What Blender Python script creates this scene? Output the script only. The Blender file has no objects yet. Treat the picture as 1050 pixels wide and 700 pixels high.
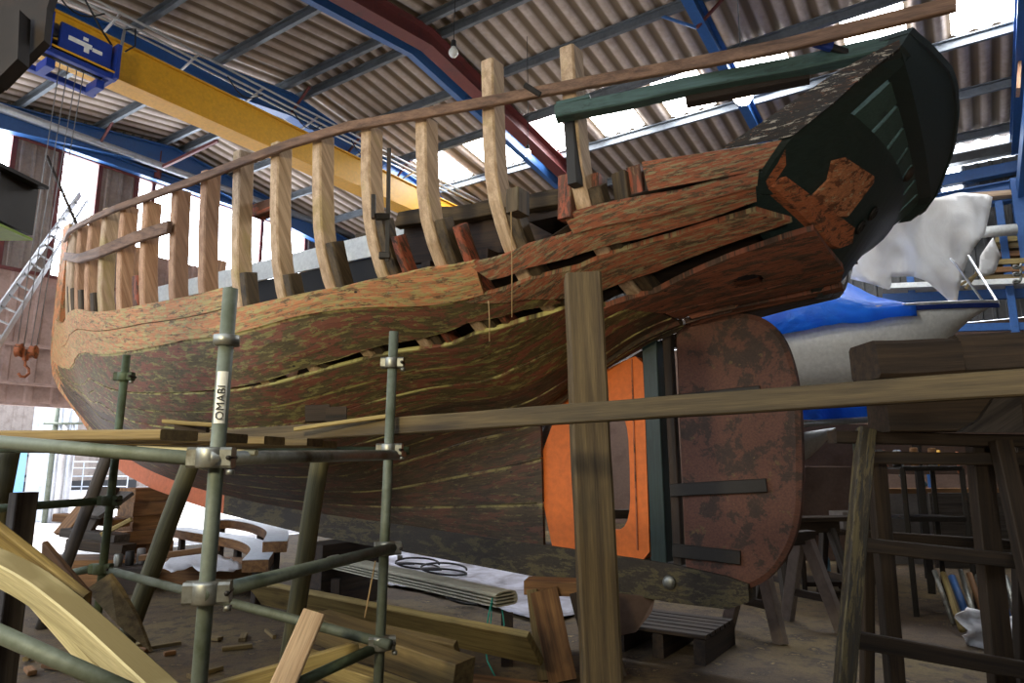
import bpy, math, random
import numpy as np
from mathutils import Vector, Matrix, noise
random.seed(7)
C = bpy.context.scene.collection
# ------------------------------------------------------------------ camera and frames of reference
CP, SP = math.cos(math.radians(10)), math.sin(math.radians(10))
EYE = 1.5
def ray(px, py):
    u = (px-525)/700; v = (350-py)/700; d = CP-v*SP
    return u/d, (v*CP+SP)/d
def P(px, py, Y):                      # point of the place seen at px,py, Y metres ahead
    x, e = ray(px, py); return Vector((x*Y, Y, EYE+e*Y))
def PZ(px, py, z=0.0):                 # point on the horizontal plane z
    x, e = ray(px, py); Y = (z-EYE)/e; return Vector((x*Y, Y, z))
def PM(px, py, m):                     # point on a cross plane of the shed
    x, e = ray(px, py); Y = m/(.559-.829*x); return Vector((x*Y, Y, EYE+e*Y))
def PN(px, py, n):
    x, e = ray(px, py); Y = n/(.829+.559*x); return Vector((x*Y, Y, EYE+e*Y))
def S(m, n, z): return Vector((-.829*m+.559*n, .559*m+.829*n, z))    # shed axes: m along, n across
FW = Vector((-.829, .559, 0)); NH = Vector((.559, .829, 0)); UP = Vector((0, 0, 1))
cam = bpy.data.cameras.new('camera'); co = bpy.data.objects.new('camera', cam); C.objects.link(co)
co.location = (0, 0, EYE); co.rotation_euler = (math.radians(100), 0, 0)
cam.lens = 24; cam.sensor_width = 36; cam.clip_end = 200
bpy.context.scene.camera = co

# ------------------------------------------------------------------ materials
def nmat(name):
    m = bpy.data.materials.new(name); m.use_nodes = True
    nt = m.node_tree; b = nt.nodes['Principled BSDF']; return m, nt, b
def lin(c): return tuple(((x/255)/12.92 if x/255 <= .04045 else ((x/255+.055)/1.055)**2.4) for x in c)+(1,)
def node(nt, t, **kw):
    n = nt.nodes.new(t)
    for k, v in kw.items():
        if k.startswith('i_'): n.inputs[k[2:].replace('_', ' ')].default_value = v
        else: setattr(n, k, v)
    return n
def coords(nt, scale, uv=False, rnd=True):
    tc = node(nt, 'ShaderNodeTexCoord'); mp = node(nt, 'ShaderNodeMapping'); mp.inputs['Scale'].default_value = scale
    nt.links.new(tc.outputs['UV' if uv else 'Object'], mp.inputs['Vector'])
    if rnd:
        oi = node(nt, 'ShaderNodeObjectInfo'); mu = node(nt, 'ShaderNodeMath', operation='MULTIPLY'); mu.inputs[1].default_value = 37.
        nt.links.new(oi.outputs['Random'], mu.inputs[0])
        cb = node(nt, 'ShaderNodeCombineXYZ')
        for i in range(3): nt.links.new(mu.outputs[0], cb.inputs[i])
        nt.links.new(cb.outputs[0], mp.inputs['Location'])
    return mp.outputs[0]
def ntex(nt, vec, scale, detail=4, rough=.6, dist=0):
    n = node(nt, 'ShaderNodeTexNoise'); n.inputs['Scale'].default_value = scale; n.inputs['Detail'].default_value = detail
    n.inputs['Roughness'].default_value = rough; n.inputs['Distortion'].default_value = dist
    nt.links.new(vec, n.inputs['Vector']); return n.outputs['Fac']
def ramp(nt, fac, stops, interp='LINEAR'):
    r = node(nt, 'ShaderNodeValToRGB'); r.color_ramp.interpolation = interp
    e = r.color_ramp.elements
    while len(e) < len(stops): e.new(.5)
    for i, (p, c) in enumerate(stops): e[i].position = p; e[i].color = c if len(c) == 4 else lin(c)
    nt.links.new(fac, r.inputs[0]); return r.outputs[0]
def mix(nt, fac, a, b, mode='MIX'):
    m = node(nt, 'ShaderNodeMix', data_type='RGBA', blend_type=mode)
    if isinstance(fac, (int, float)): m.inputs[0].default_value = fac
    else: nt.links.new(fac, m.inputs[0])
    for s, v in ((6, a), (7, b)):
        if isinstance(v, tuple): m.inputs[s].default_value = v if len(v) == 4 else lin(v)
        else: nt.links.new(v, m.inputs[s])
    return m.outputs[2]
def bump(nt, b, h, strength=.3, dist=.01):
    n = node(nt, 'ShaderNodeBump'); n.inputs['Strength'].default_value = strength; n.inputs['Distance'].default_value = dist
    nt.links.new(h, n.inputs['Height']); nt.links.new(n.outputs[0], b.inputs['Normal'])
def mask(nt, fac, lo, hi):
    return ramp(nt, fac, [(lo, (0, 0, 0, 1)), (hi, (1, 1, 1, 1))])
def wood(name, dark, light, stain=None, samt=.5, rough=.75, grain=1., bmp=.35, dust=None):
    m, nt, b = nmat(name)
    v = coords(nt, (.45, 11*grain, 11*grain)); g = ntex(nt, v, 2.2, 6, .6, .15)
    v2 = coords(nt, (1.3, 3, 3)); g2 = ntex(nt, v2, 1.4, 3, .6)
    col = ramp(nt, g, [(.3, dark), (.62, light)])
    if stain: col = mix(nt, mask(nt, g2, 1-samt, min(1, 1-samt+.18)), col, stain)
    v3 = coords(nt, (2, 60, 60)); fine = ntex(nt, v3, 3, 3, .6)
    col = mix(nt, .35, col, ramp(nt, fine, [(.3, (60, 60, 60)), (.65, (255, 255, 255))]), 'MULTIPLY')
    if dust:       # sawdust settled on the upward faces
        ge = node(nt, 'ShaderNodeNewGeometry'); sp_ = node(nt, 'ShaderNodeSeparateXYZ'); nt.links.new(ge.outputs['Normal'], sp_.inputs[0])
        d_ = node(nt, 'ShaderNodeMath', operation='MULTIPLY'); nt.links.new(mask(nt, sp_.outputs[2], .45, .7), d_.inputs[0]); nt.links.new(mask(nt, g2, .2, .5), d_.inputs[1])
        col = mix(nt, d_.outputs[0], col, dust)
    nt.links.new(col, b.inputs['Base Color']); b.inputs['Roughness'].default_value = rough
    bump(nt, b, mix(nt, .4, g, fine), bmp, .006); return m
def paint(name, col, dirt=(60, 50, 40), amt=.35, rough=.45, metal=0., scale=3., dark=None):
    m, nt, b = nmat(name)
    v = coords(nt, (1, 1, 1)); n1 = ntex(nt, v, scale, 6, .65); n2 = ntex(nt, v, scale*7, 4, .6)
    c = mix(nt, mask(nt, n1, 1-amt-.12, 1-amt+.1), mix(nt, .25, tuple(lin(col)), ramp(nt, n2, [(.3, (110, 110, 110)), (.7, (255, 255, 255))]), 'MULTIPLY'), dirt)
    nt.links.new(c, b.inputs['Base Color']); b.inputs['Roughness'].default_value = rough; b.inputs['Metallic'].default_value = metal
    bump(nt, b, n2, .12, .003); return m
def emit(name, col, s):
    m, nt, b = nmat(name); b.inputs['Base Color'].default_value = lin(col)
    b.inputs['Emission Color'].default_value = lin(col); b.inputs['Emission Strength'].default_value = s; return m
def peel(name, layers, uv=True, scale=(2.6, 14, 1), rough=.7, bmp=.5, holes=True, edge=None):
    """layers: list of (colour, threshold, noise scale) painted over one another in flakes."""
    m, nt, b = nmat(name)
    v = coords(nt, scale, uv=uv, rnd=True); col = None; hs = None
    for k, (c, th, sc) in enumerate(layers):
        f = ntex(nt, v, sc, 8, .72, .3)
        if col is None:
            col = ramp(nt, f, [(.3, tuple(int(x*.6) for x in c)), (.7, c)]); hs = f
        else:
            mk_ = mask(nt, f, th, th+.035); col = mix(nt, mk_, col, c); hs = mix(nt, .5, hs, mk_, 'ADD')
        v = coords(nt, tuple(s*(1+.13*k) for s in scale), uv=uv, rnd=True)
    v3 = coords(nt, (2.5, 70, 50), uv=uv); fine = ntex(nt, v3, 1.5, 4, .65)
    col = mix(nt, .45, col, ramp(nt, fine, [(.32, (60, 55, 50)), (.6, (255, 255, 255))]), 'MULTIPLY')
    if holes:      # fastening holes dotted about the planks
        vo = node(nt, 'ShaderNodeTexVoronoi'); vo.inputs['Scale'].default_value = 1.
        vv = coords(nt, (4.2, 8.5, 1), uv=uv, rnd=False); nt.links.new(vv, vo.inputs['Vector'])
        hm = ramp(nt, vo.outputs['Distance'], [(.045, (1, 1, 1, 1)), (.07, (0, 0, 0, 1))])
        col = mix(nt, hm, col, (18, 14, 10))
    if edge:       # broken yellowish line along the plank edges
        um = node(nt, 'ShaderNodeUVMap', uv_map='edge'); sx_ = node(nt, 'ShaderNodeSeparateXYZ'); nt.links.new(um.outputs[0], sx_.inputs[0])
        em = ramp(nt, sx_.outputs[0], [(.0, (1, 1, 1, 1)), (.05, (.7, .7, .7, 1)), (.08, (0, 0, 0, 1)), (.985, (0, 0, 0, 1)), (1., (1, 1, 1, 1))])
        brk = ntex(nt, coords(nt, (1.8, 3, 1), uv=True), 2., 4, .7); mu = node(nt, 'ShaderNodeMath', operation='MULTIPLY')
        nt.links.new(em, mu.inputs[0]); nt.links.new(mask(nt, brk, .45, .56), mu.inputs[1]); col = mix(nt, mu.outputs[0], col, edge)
    nt.links.new(col, b.inputs['Base Color']); b.inputs['Roughness'].default_value = rough
    bump(nt, b, mix(nt, .4, hs, fine), bmp, .006); return m

M = {}
M['rib_new'] = wood('pale_rib_timber', (164, 134, 102), (212, 184, 152), (178, 156, 104), .45)
M['rib_tan'] = wood('tan_rib_timber', (160, 116, 84), (206, 164, 128), (142, 108, 78), .4)
M['rib_old'] = wood('old_rib_timber', (40, 32, 24), (96, 80, 56), (120, 112, 84), .35)
M['rib_red'] = peel('red_rib_timber', [((112, 74, 54), 0, 2), ((158, 84, 58), .48, 3), ((136, 116, 84), .6, 4), ((64, 50, 40), .6, 6)], uv=False, scale=(1, 4, 4), holes=False)
M['batten'] = wood('grey_brown_batten', (78, 56, 42), (136, 104, 80), (96, 74, 60), .4)
M['wale'] = peel('orange_peeling_paint', [((168, 134, 92), 0, 2.2), ((204, 138, 92), .43, 2.2), ((186, 168, 108), .50, 3.1), ((148, 154, 118), .58, 4.3), ((192, 110, 70), .61, 3.7), ((96, 70, 44), .64, 6)])
M['wale_red'] = peel('red_orange_peeling_paint', [((116, 92, 66), 0, 2.2), ((158, 92, 62), .45, 1.9), ((150, 136, 98), .52, 3.3), ((182, 100, 62), .58, 4.2), ((62, 46, 34), .60, 5)])
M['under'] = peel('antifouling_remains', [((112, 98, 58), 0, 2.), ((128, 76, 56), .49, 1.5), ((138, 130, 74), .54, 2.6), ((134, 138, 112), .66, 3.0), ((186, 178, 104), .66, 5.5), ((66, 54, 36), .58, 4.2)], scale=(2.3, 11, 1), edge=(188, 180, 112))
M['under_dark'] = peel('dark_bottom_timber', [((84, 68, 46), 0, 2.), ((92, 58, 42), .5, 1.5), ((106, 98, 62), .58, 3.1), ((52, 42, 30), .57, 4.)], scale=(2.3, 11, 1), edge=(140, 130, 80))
M['counter'] = peel('rust_red_counter', [((104, 76, 58), 0, 2.2), ((136, 80, 56), .47, 1.9), ((150, 124, 92), .62, 3.3), ((62, 44, 34), .57, 5)])
M['blackpeel'] = peel('black_flaking_paint', [((74, 58, 46), 0, 2.2), ((44, 42, 40), .45, 2.), ((206, 198, 182), .57, 3.6), ((160, 108, 78), .60, 4.8)], scale=(2.6, 12, 1), holes=False)
M['green_dk'] = peel('dark_green_paint', [((46, 64, 60), 0, 2), ((40, 56, 54), .4, 3), ((78, 62, 48), .72, 4)], uv=False, scale=(2, 2, 2), holes=False, rough=.4, bmp=.15)
M['green'] = peel('sea_green_paint', [((62, 86, 80), 0, 2), ((68, 94, 88), .4, 3), ((190, 188, 160), .73, 7), ((100, 74, 54), .70, 5)], uv=False, scale=(1, 3, 3), holes=False, rough=.45, bmp=.15)
M['peel_patch'] = peel('bare_orange_patch', [((150, 92, 62), 0, 2), ((196, 128, 88), .45, 3), ((200, 176, 140), .58, 6), ((120, 62, 40), .6, 8)], uv=False, scale=(2, 5, 5), holes=False)
M['fashion'] = peel('orange_fashion_timber', [((130, 84, 60), 0, 2), ((182, 106, 68), .44, 3), ((170, 140, 100), .6, 6), ((80, 50, 34), .6, 8)], uv=False, scale=(2, 7, 7), holes=False)
M['orange'] = paint('orange_primer', (222, 112, 36), (150, 76, 30), .22, .6)
M['stemorange'] = paint('stem_primer', (204, 112, 72), (140, 84, 54), .3, .7)
M['rudder'] = peel('rusty_rudder_paint', [((84, 58, 40), 0, 2), ((98, 60, 44), .45, 2.), ((104, 84, 50), .62, 3.5), ((130, 112, 84), .66, 14)], uv=False, scale=(2.5, 2.5, 2.5), holes=False, bmp=.3)
M['iron'] = paint('blackened_iron', (44, 40, 36), (92, 62, 40), .3, .6, .3)
M['keel'] = peel('mossy_keel_timber', [((66, 54, 36), 0, 2), ((84, 74, 44), .5, 2), ((44, 36, 24), .56, 4)], uv=False, scale=(1.5, 1.5, 5), holes=False)
M['stem'] = peel('stem_orange_remains', [((176, 138, 92), 0, 2), ((206, 132, 80), .46, 3), ((170, 158, 108), .55, 4), ((96, 72, 48), .62, 6)], uv=False, scale=(6, 6, 1.5), holes=False)
M['beam_dark'] = wood('weathered_sawn_beam', (62, 50, 32), (106, 90, 58), (78, 66, 44), .45, bmp=.5)
M['dark'] = wood('dark_oily_timber', (24, 18, 13), (62, 46, 32), (40, 34, 26), .4)
M['interior'] = wood('dark_inner_planking', (34, 26, 20), (70, 50, 36), (84, 40, 28), .3)  # dark brown timber with reddish stain for the hull inside
M['white'] = paint('white_gloss_board', (238, 240, 234), (150, 150, 140), .2, .5)
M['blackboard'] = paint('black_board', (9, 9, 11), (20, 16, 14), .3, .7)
M['galv'] = paint('galvanised_tube', (104, 112, 100), (72, 80, 62), .42, .62, .25, 6)
M['galv2'] = paint('weathered_green_tube', (92, 106, 82), (60, 66, 46), .45, .6, .4, 6)
M['zinc'] = paint('zinc_fitting', (150, 152, 146), (90, 84, 70), .4, .45, .8, 8)
M['log'] = wood('mossy_log', (58, 56, 34), (104, 98, 64), (70, 64, 44), .4)
M['post'] = wood('weathered_post_timber', (66, 52, 34), (112, 94, 62), (80, 68, 46), .45, bmp=.6)
M['beam'] = wood('sawn_beam_timber', (88, 72, 44), (136, 116, 74), (92, 78, 50), .45, bmp=.5)
M['fresh'] = wood('fresh_sawn_timber', (174, 164, 122), (200, 190, 148), (182, 170, 124), .35, dust=(112, 100, 64))
M['fresh2'] = wood('dusty_sawn_timber', (118, 98, 54), (168, 148, 92), (96, 80, 48), .45)
M['brown'] = wood('brown_block_timber', (92, 60, 34), (150, 108, 64), (84, 60, 38), .4)
M['grey_tim'] = wood('grey_dark_timber', (44, 38, 34), (84, 76, 68), (70, 62, 54), .4)
M['trestle'] = wood('trestle_timber', (34, 26, 18), (72, 56, 38), (46, 38, 28), .4)
M['trestle_paint'] = peel('trestle_paint_flakes', [((84, 74, 56), 0, 2), ((110, 98, 66), .48, 3), ((60, 58, 54), .55, 5)], uv=False, scale=(1, 7, 7), holes=False)
M['blue'] = paint('blue_steel', (48, 92, 150), (50, 76, 112), .3, .45, .0)
M['blue_pale'] = paint('pale_blue_steel', (120, 170, 206), (90, 130, 170), .3, .5)
M['yellow'] = paint('crane_yellow', (226, 168, 36), (176, 126, 36), .25, .45)
M['redsteel'] = paint('red_oxide_steel', (98, 44, 42), (70, 40, 40), .35, .6)
M['purlin'] = paint('galvanised_purlin', (112, 118, 124), (84, 88, 92), .4, .5, .3)
M['silver'] = paint('silver_duct', (176, 182, 190), (120, 124, 130), .3, .35, .6)
M['bracket'] = paint('brown_black_steel', (24, 15, 8), (44, 28, 14), .35, .8)
M['hoist'] = paint('hoist_blue', (34, 62, 150), (28, 34, 60), .3, .4, .1)
M['rope'] = paint('steel_rope', (150, 150, 150), (90, 90, 90), .4, .5, .5)
M['black'] = paint('black_rubber', (22, 22, 24), (40, 38, 36), .3, .6)
M['clad'] = paint('grey_wall_cladding', (140, 128, 120), (110, 96, 88), .4, .7)
M['clad_dark'] = paint('dark_wall_cladding', (92, 92, 90), (70, 66, 62), .4, .7)
M['clad_pink'] = paint('dusty_lower_cladding', (176, 150, 140), (140, 116, 106), .4, .8)
M['alu'] = paint('aluminium', (196, 198, 200), (140, 140, 140), .25, .4, .6)
M['pvc'] = paint('grey_pvc', (176, 172, 152), (130, 126, 108), .35, .5)
M['paper'] = paint('crumpled_paper', (226, 226, 230), (180, 178, 176), .25, .8)
M['plywhite'] = paint('white_faced_ply', (226, 232, 240), (190, 194, 200), .2, .5)
M['boatwhite'] = paint('white_gelcoat', (206, 206, 200), (170, 168, 160), .25, .35)
M['navy'] = paint('navy_stripe', (22, 44, 110), (30, 40, 80), .2, .4)
M['cyan'] = paint('green_twine', (40, 150, 130), (30, 110, 96), .3, .8)
M['string'] = paint('pale_twine', (170, 140, 96), (120, 90, 60), .3, .8)
M['orange_mach'] = paint('orange_machine_plastic', (236, 130, 40), (190, 100, 40), .2, .4)
M['lime'] = paint('lime_plastic', (150, 190, 30), (110, 150, 30), .2, .5)
M['brown_panel'] = paint('brown_hardboard', (104, 82, 68), (84, 62, 50), .4, .8)
M['card'] = paint('grey_card', (130, 124, 118), (100, 94, 88), .3, .8)
M['bluebag'] = paint('pale_blue_plastic', (120, 160, 180), (90, 130, 150), .3, .5)
def tarp(name, col, col2, tr=0.):
    m, nt, b = nmat(name); v = coords(nt, (1, 1, 1), rnd=False); n = ntex(nt, v, 1.7, 6, .6, .8)
    nt.links.new(ramp(nt, n, [(.35, col2), (.6, col)]), b.inputs['Base Color']); b.inputs['Roughness'].default_value = .45
    bump(nt, b, n, .6, .08)
    if tr: 
        b.inputs['Transmission Weight'].default_value = 0
        ts = node(nt, 'ShaderNodeBsdfTranslucent'); ts.inputs[0].default_value = lin(col); mx = node(nt, 'ShaderNodeMixShader'); mx.inputs[0].default_value = tr
        out = nt.nodes['Material Output']; nt.links.new(b.outputs[0], mx.inputs[1]); nt.links.new(ts.outputs[0], mx.inputs[2]); nt.links.new(mx.outputs[0], out.inputs[0])
    return m
M['tarp'] = tarp('blue_tarpaulin', (36, 130, 240), (20, 92, 210), .3)
M['sheet'] = tarp('milky_polythene', (238, 238, 236), (212, 206, 198), .5)
M['floor_light'] = tarp('painted_floor_light', (206, 208, 222), (120, 116, 124))  # pale mottled colour standing in for daylight on the floor

# roof sheeting: weathered fibre cement, browner in the upper half of each wave
m, nt, b = nmat('fibre_cement_roofing'); M['roof'] = m
v = coords(nt, (1, 1, 1), rnd=False); n1 = ntex(nt, v, 1.2, 6, .65); n2 = ntex(nt, v, 9, 5, .6)
c = mix(nt, n2, ramp(nt, n1, [(.3, (176, 160, 148)), (.7, (214, 202, 196))]), (146, 130, 116))
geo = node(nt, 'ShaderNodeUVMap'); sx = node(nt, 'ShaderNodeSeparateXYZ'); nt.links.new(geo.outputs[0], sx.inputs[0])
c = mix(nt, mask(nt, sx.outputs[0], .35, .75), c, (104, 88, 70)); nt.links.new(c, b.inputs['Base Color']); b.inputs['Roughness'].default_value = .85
# floor: brown sawdust and dirt by the boat, concrete beyond, paled for the daylight at the doorway
m, nt, b = nmat('workshop_floor'); M['floor'] = m
v = coords(nt, (1, 1, 1), rnd=False); n1 = ntex(nt, v, .55, 6, .65, .4); n2 = ntex(nt, v, 5, 8, .7); n3 = ntex(nt, v, 40, 4, .7)
c = ramp(nt, n1, [(.35, (76, 60, 44)), (.5, (96, 78, 52)), (.65, (118, 100, 62))])
c = mix(nt, mask(nt, n2, .5, .6), c, (60, 48, 38)); c = mix(nt, mask(nt, n2, .6, .66), c, (146, 124, 80))
c = mix(nt, .5, c, ramp(nt, n3, [(.3, (90, 90, 90)), (.65, (255, 255, 255))]), 'MULTIPLY')
nt.links.new(c, b.inputs['Base Color']); b.inputs['Roughness'].default_value = .8; bump(nt, b, mix(nt, .5, n2, n3), .5, .02)
m, nt, b = nmat('pale_concrete'); M['conc'] = m
v = coords(nt, (1, 1, 1), rnd=False); n1 = ntex(nt, v, .8, 6, .65, .4); n2 = ntex(nt, v, 7, 6, .7)
c = mix(nt, mask(nt, n2, .56, .6), ramp(nt, n1, [(.35, (176, 170, 168)), (.65, (214, 210, 210))]), (120, 108, 100))
nt.links.new(c, b.inputs['Base Color']); b.inputs['Roughness'].default_value = .6
M['glow'] = emit('daylit_translucent_sheet', (236, 244, 255), 9.)
M['skyglow'] = emit('daylit_rooflight', (244, 246, 250), 15.)
M['bulb'] = emit('lit_bulb', (255, 244, 226), 40.)
M['glass'] = paint('bulb_glass', (220, 220, 214), (200, 200, 196), .2, .15)

# ------------------------------------------------------------------ mesh helpers
def mesh(name, verts, faces, mat, parent=None, smooth=False, uvs=None, frame=None):
    me = bpy.data.meshes.new(name)
    if frame is not None:
        inv = frame.inverted(); vv = [tuple(inv @ Vector(v)) for v in verts]
    else: vv = [tuple(v) for v in verts]
    me.from_pydata(vv, [], faces); me.validate()
    if smooth:
        for p in me.polygons: p.use_smooth = True
    if uvs is not None:
        l = me.uv_layers.new(name='UVMap')
        for p in me.polygons:
            for li in p.loop_indices: l.data[li].uv = uvs[me.loops[li].vertex_index]
    if isinstance(mat, str): mat = M[mat]
    me.materials.append(mat)
    o = bpy.data.objects.new(name, me)
    C.objects.link(o)
    if frame is not None: o.matrix_basis = frame
    if parent is not None:
        o.parent = parent
        o.matrix_parent_inverse = parent.matrix_basis.inverted()
    return o
def tag(o, label, cat, group=None, kind=None):
    if label: o['label'] = label
    if cat: o['category'] = cat
    if group: o['group'] = group
    if kind: o['kind'] = kind
    return o
def thing(name, label, cat, loc, group=None):
    o = bpy.data.objects.new(name, None); C.objects.link(o); o.location = loc; o.empty_display_size = .2
    o.matrix_basis = Matrix.Translation(Vector(loc))
    return tag(o, label, cat, group)
def struct(o): o['kind'] = 'structure'; return o
def frames_for(pts, up):
    out = []
    n = len(pts)
    for i in range(n):
        t = (pts[min(i+1, n-1)]-pts[max(i-1, 0)]).normalized()
        y = up.cross(t)
        if y.length < 1e-4: y = Vector((1, 0, 0)).cross(t)
        y.normalize(); z = t.cross(y).normalized(); out.append((t, y, z))
    return out
def sweep(name, pts, sec, mat, parent=None, up=UP, smooth=False, scales=None, jit=0., cap=True, shear=None):
    pts = [Vector(p) for p in pts]; fr = frames_for(pts, up); k = len(sec); verts = []; sd = random.random()*100
    for i, p in enumerate(pts):
        t, y, z = fr[i]; s = scales[i] if scales else 1
        sy, sz = s if isinstance(s, tuple) else (s, s)
        for j, (a, b_) in enumerate(sec):
            q = p+y*a*sy+z*b_*sz
            if jit:
                nv = noise.noise_vector(q*3.1+Vector((sd, sd, sd))); q = q+(y*nv.y+z*nv.z)*jit
                if i in (0, len(pts)-1): q = q+t*nv.x*jit*2
            verts.append(q)
    faces = []
    for i in range(len(pts)-1):
        for j in range(k):
            a = i*k+j; b_ = i*k+(j+1) % k; faces.append((a, b_, b_+k, a+k))
    if cap: faces.append(tuple(reversed(range(k)))); faces.append(tuple(range((len(pts)-1)*k, len(pts)*k)))
    d = (pts[-1]-pts[0]).normalized(); y = up.cross(d)
    if y.length < 1e-4: y = Vector((1, 0, 0)).cross(d)
    y.normalize(); z = d.cross(y)
    F = Matrix(((d.x, y.x, z.x, pts[0].x), (d.y, y.y, z.y, pts[0].y), (d.z, y.z, z.z, pts[0].z), (0, 0, 0, 1)))
    return mesh(name, verts, faces, mat, parent, smooth, frame=F)
def rect(w, h, c=.006):
    w /= 2; h /= 2; c = min(c, w*.4, h*.4)
    return [(-w+c, -h), (w-c, -h), (w, -h+c), (w, h-c), (w-c, h), (-w+c, h), (-w, h-c), (-w, -h+c)]
def lerp_pts(p0, p1, n): return [Vector(p0).lerp(Vector(p1), i/n) for i in range(n+1)]
def bar(name, p0, p1, w, h, mat, parent=None, up=UP, jit=.003, n=None, c=.006, taper=None):
    p0 = Vector(p0); p1 = Vector(p1); n = n or max(2, int((p1-p0).length/.18)) if jit else 1
    sc = None
    if taper: sc = [1+(taper-1)*i/n for i in range(n+1)]
    return sweep(name, lerp_pts(p0, p1, n), rect(w, h, c), mat, parent, up, scales=sc, jit=jit)
def circ(r, k=14): return [(r*math.cos(2*math.pi*i/k), r*math.sin(2*math.pi*i/k)) for i in range(k)]
def tube(name, pts, r, mat, parent=None, k=14, up=UP, scales=None, jit=0.):
    pts = [Vector(p) for p in pts]
    d = (pts[-1]-pts[0]).normalized()
    if abs(d.dot(up)) > .95: up = Vector((0, 1, 0))
    return sweep(name, pts, circ(r, k), mat, parent, up, smooth=True, scales=scales, jit=jit)
def box(name, c, ax, dims, mat, parent=None, ch=.004):
    """c centre, ax direction of length, dims (l, w, h)."""
    c = Vector(c); ax = Vector(ax).normalized(); up = UP if abs(ax.z) < .95 else Vector((0, 1, 0))
    return bar(name, c-ax*dims[0]/2, c+ax*dims[0]/2, dims[1], dims[2], mat, parent, up, jit=0, c=ch)
def slab(name, poly, thick, direction, mat, parent=None, jit=0.):
    """flat outline with a real thickness along a direction."""
    poly = [Vector(p) for p in poly]; d = Vector(direction).normalized()*thick; n = len(poly)
    verts = poly+[p+d for p in poly]
    faces = [tuple(range(n)), tuple(reversed(range(n, 2*n)))]+[(i, i+n, (i+1) % n+n, (i+1) % n) for i in range(n)]
    x = (poly[1]-poly[0]).normalized(); z = d.normalized(); y = z.cross(x).normalized(); x = y.cross(z)
    F = Matrix(((x.x, y.x, z.x, poly[0].x), (x.y, y.y, z.y, poly[0].y), (x.z, y.z, z.z, poly[0].z), (0, 0, 0, 1)))
    o = mesh(name, verts, faces, mat, parent, frame=F)
    return o
def lathe(name, c, axis, prof, mat, parent=None, k=18):
    c = Vector(c); axis = Vector(axis).normalized(); u = axis.orthogonal().normalized(); w = axis.cross(u)
    verts = [c+axis*h+(u*math.cos(2*math.pi*i/k)+w*math.sin(2*math.pi*i/k))*r for (r, h) in prof for i in range(k)]
    faces = [(a*k+i, a*k+(i+1) % k, (a+1)*k+(i+1) % k, (a+1)*k+i) for a in range(len(prof)-1) for i in range(k)]
    faces += [tuple(reversed(range(k))), tuple(range((len(prof)-1)*k, len(prof)*k))]
    return mesh(name, verts, faces, mat, parent, smooth=True, frame=Matrix.Translation(c))
# ------------------------------------------------------------------ the shed
def roofz(n): return 9+.136*(n-8) if n < 8 else 9-.136*(n-8)
PITCH = .3
def corr(name, m0, m1, rows, mat, zoff=0.):
    k = int(round((m1-m0)/PITCH*8)); verts = []; uvs = []
    for n in rows:
        for i in range(k+1):
            m_ = m0+(m1-m0)*i/k; w = math.cos(2*math.pi*m_/PITCH)
            verts.append(S(m_, n, roofz(n)+zoff+.032*w)); uvs.append((.5+.5*w, n))
    faces = [(r*(k+1)+i, r*(k+1)+i+1, (r+1)*(k+1)+i+1, (r+1)*(k+1)+i) for r in range(len(rows)-1) for i in range(k)]
    return mesh(name, verts, faces, mat, smooth=True, uvs=uvs)
lights_m = [-2.7, -1.2, .3, 2.1, 3.6, 5.1, 6.6, 8.1, 9.6]      # rooflight panels along the far slope
roofs = []
o = struct(corr('ceiling', -6.9, 15.6, [-1, 1, 3.5, 6, 8], 'roof')); o['label'] = 'corrugated roof slope over the camera side'
o = struct(corr('ceiling', -6.9, 15.6, [8, 9.5, 11.1], 'roof', -.001)); o['label'] = 'corrugated roof slope beyond the ridge'
o = struct(corr('ceiling', -6.9, 15.6, [12.5, 14, 16], 'roof')); o['label'] = 'corrugated roof sheets at the far eave'
prev = -6.9; wi = 1
for m_ in lights_m:
    o = struct(corr('ceiling', prev, m_, [11.1, 12.5], 'roof')); o['label'] = 'corrugated roof sheet between two rooflights'
    o = struct(corr('window_%d' % wi, m_, m_+.9, [11.1, 12.5], 'skyglow')); o['label'] = 'bright corrugated rooflight'; wi += 1
    prev = m_+.9
o = struct(corr('ceiling', prev, 15.6, [11.1, 12.5], 'roof')); o['label'] = 'corrugated roof sheet at the gable end'
tn = 1
def trim(o):
    global tn
    o.name = 'trim_%d' % tn; tn += 1; return struct(o)
Csec = [(-.035, -.09), (.035, -.09), (.035, -.07), (-.02, -.07), (-.02, .07), (.035, .07), (.035, .09), (-.035, .09)]
for n in (1.8, 3.4, 4.9, 6.4, 7.8, 8.25, 9.6, 11., 12.5, 14., 15.5):
    trim(sweep('purlin', [S(-6.9, n, roofz(n)-.13), S(15.5, n, roofz(n)-.13)], Csec, 'purlin'))
def isec(w, h, t=.025):
    w /= 2; h /= 2; q = .012
    return [(-w, -h), (w, -h), (w, -h+t), (q, -h+t), (q, h-t), (w, h-t), (w, h), (-w, h), (-w, h-t), (-q, h-t), (-q, -h+t), (-w, -h+t)]
def rafter(m_, mat, h=.5, w=.2, drop=.22):
    pts = [S(m_, -1, roofz(-1)-drop-h/2), S(m_, 8, roofz(8)-drop-h/2), S(m_, 15.9, roofz(15.9)-drop-h/2)]
    return trim(sweep('rafter', pts, isec(w, h), mat))
rafter(15.05, 'blue', .52); rafter(10.8, 'blue', .5, .22); rafter(7.15, 'redsteel', .34, .26, .2); rafter(7.55, 'blue', .3, .12, .22); rafter(2.95, 'blue', .36, .16); rafter(-1.2, 'blue', .3)
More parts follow.
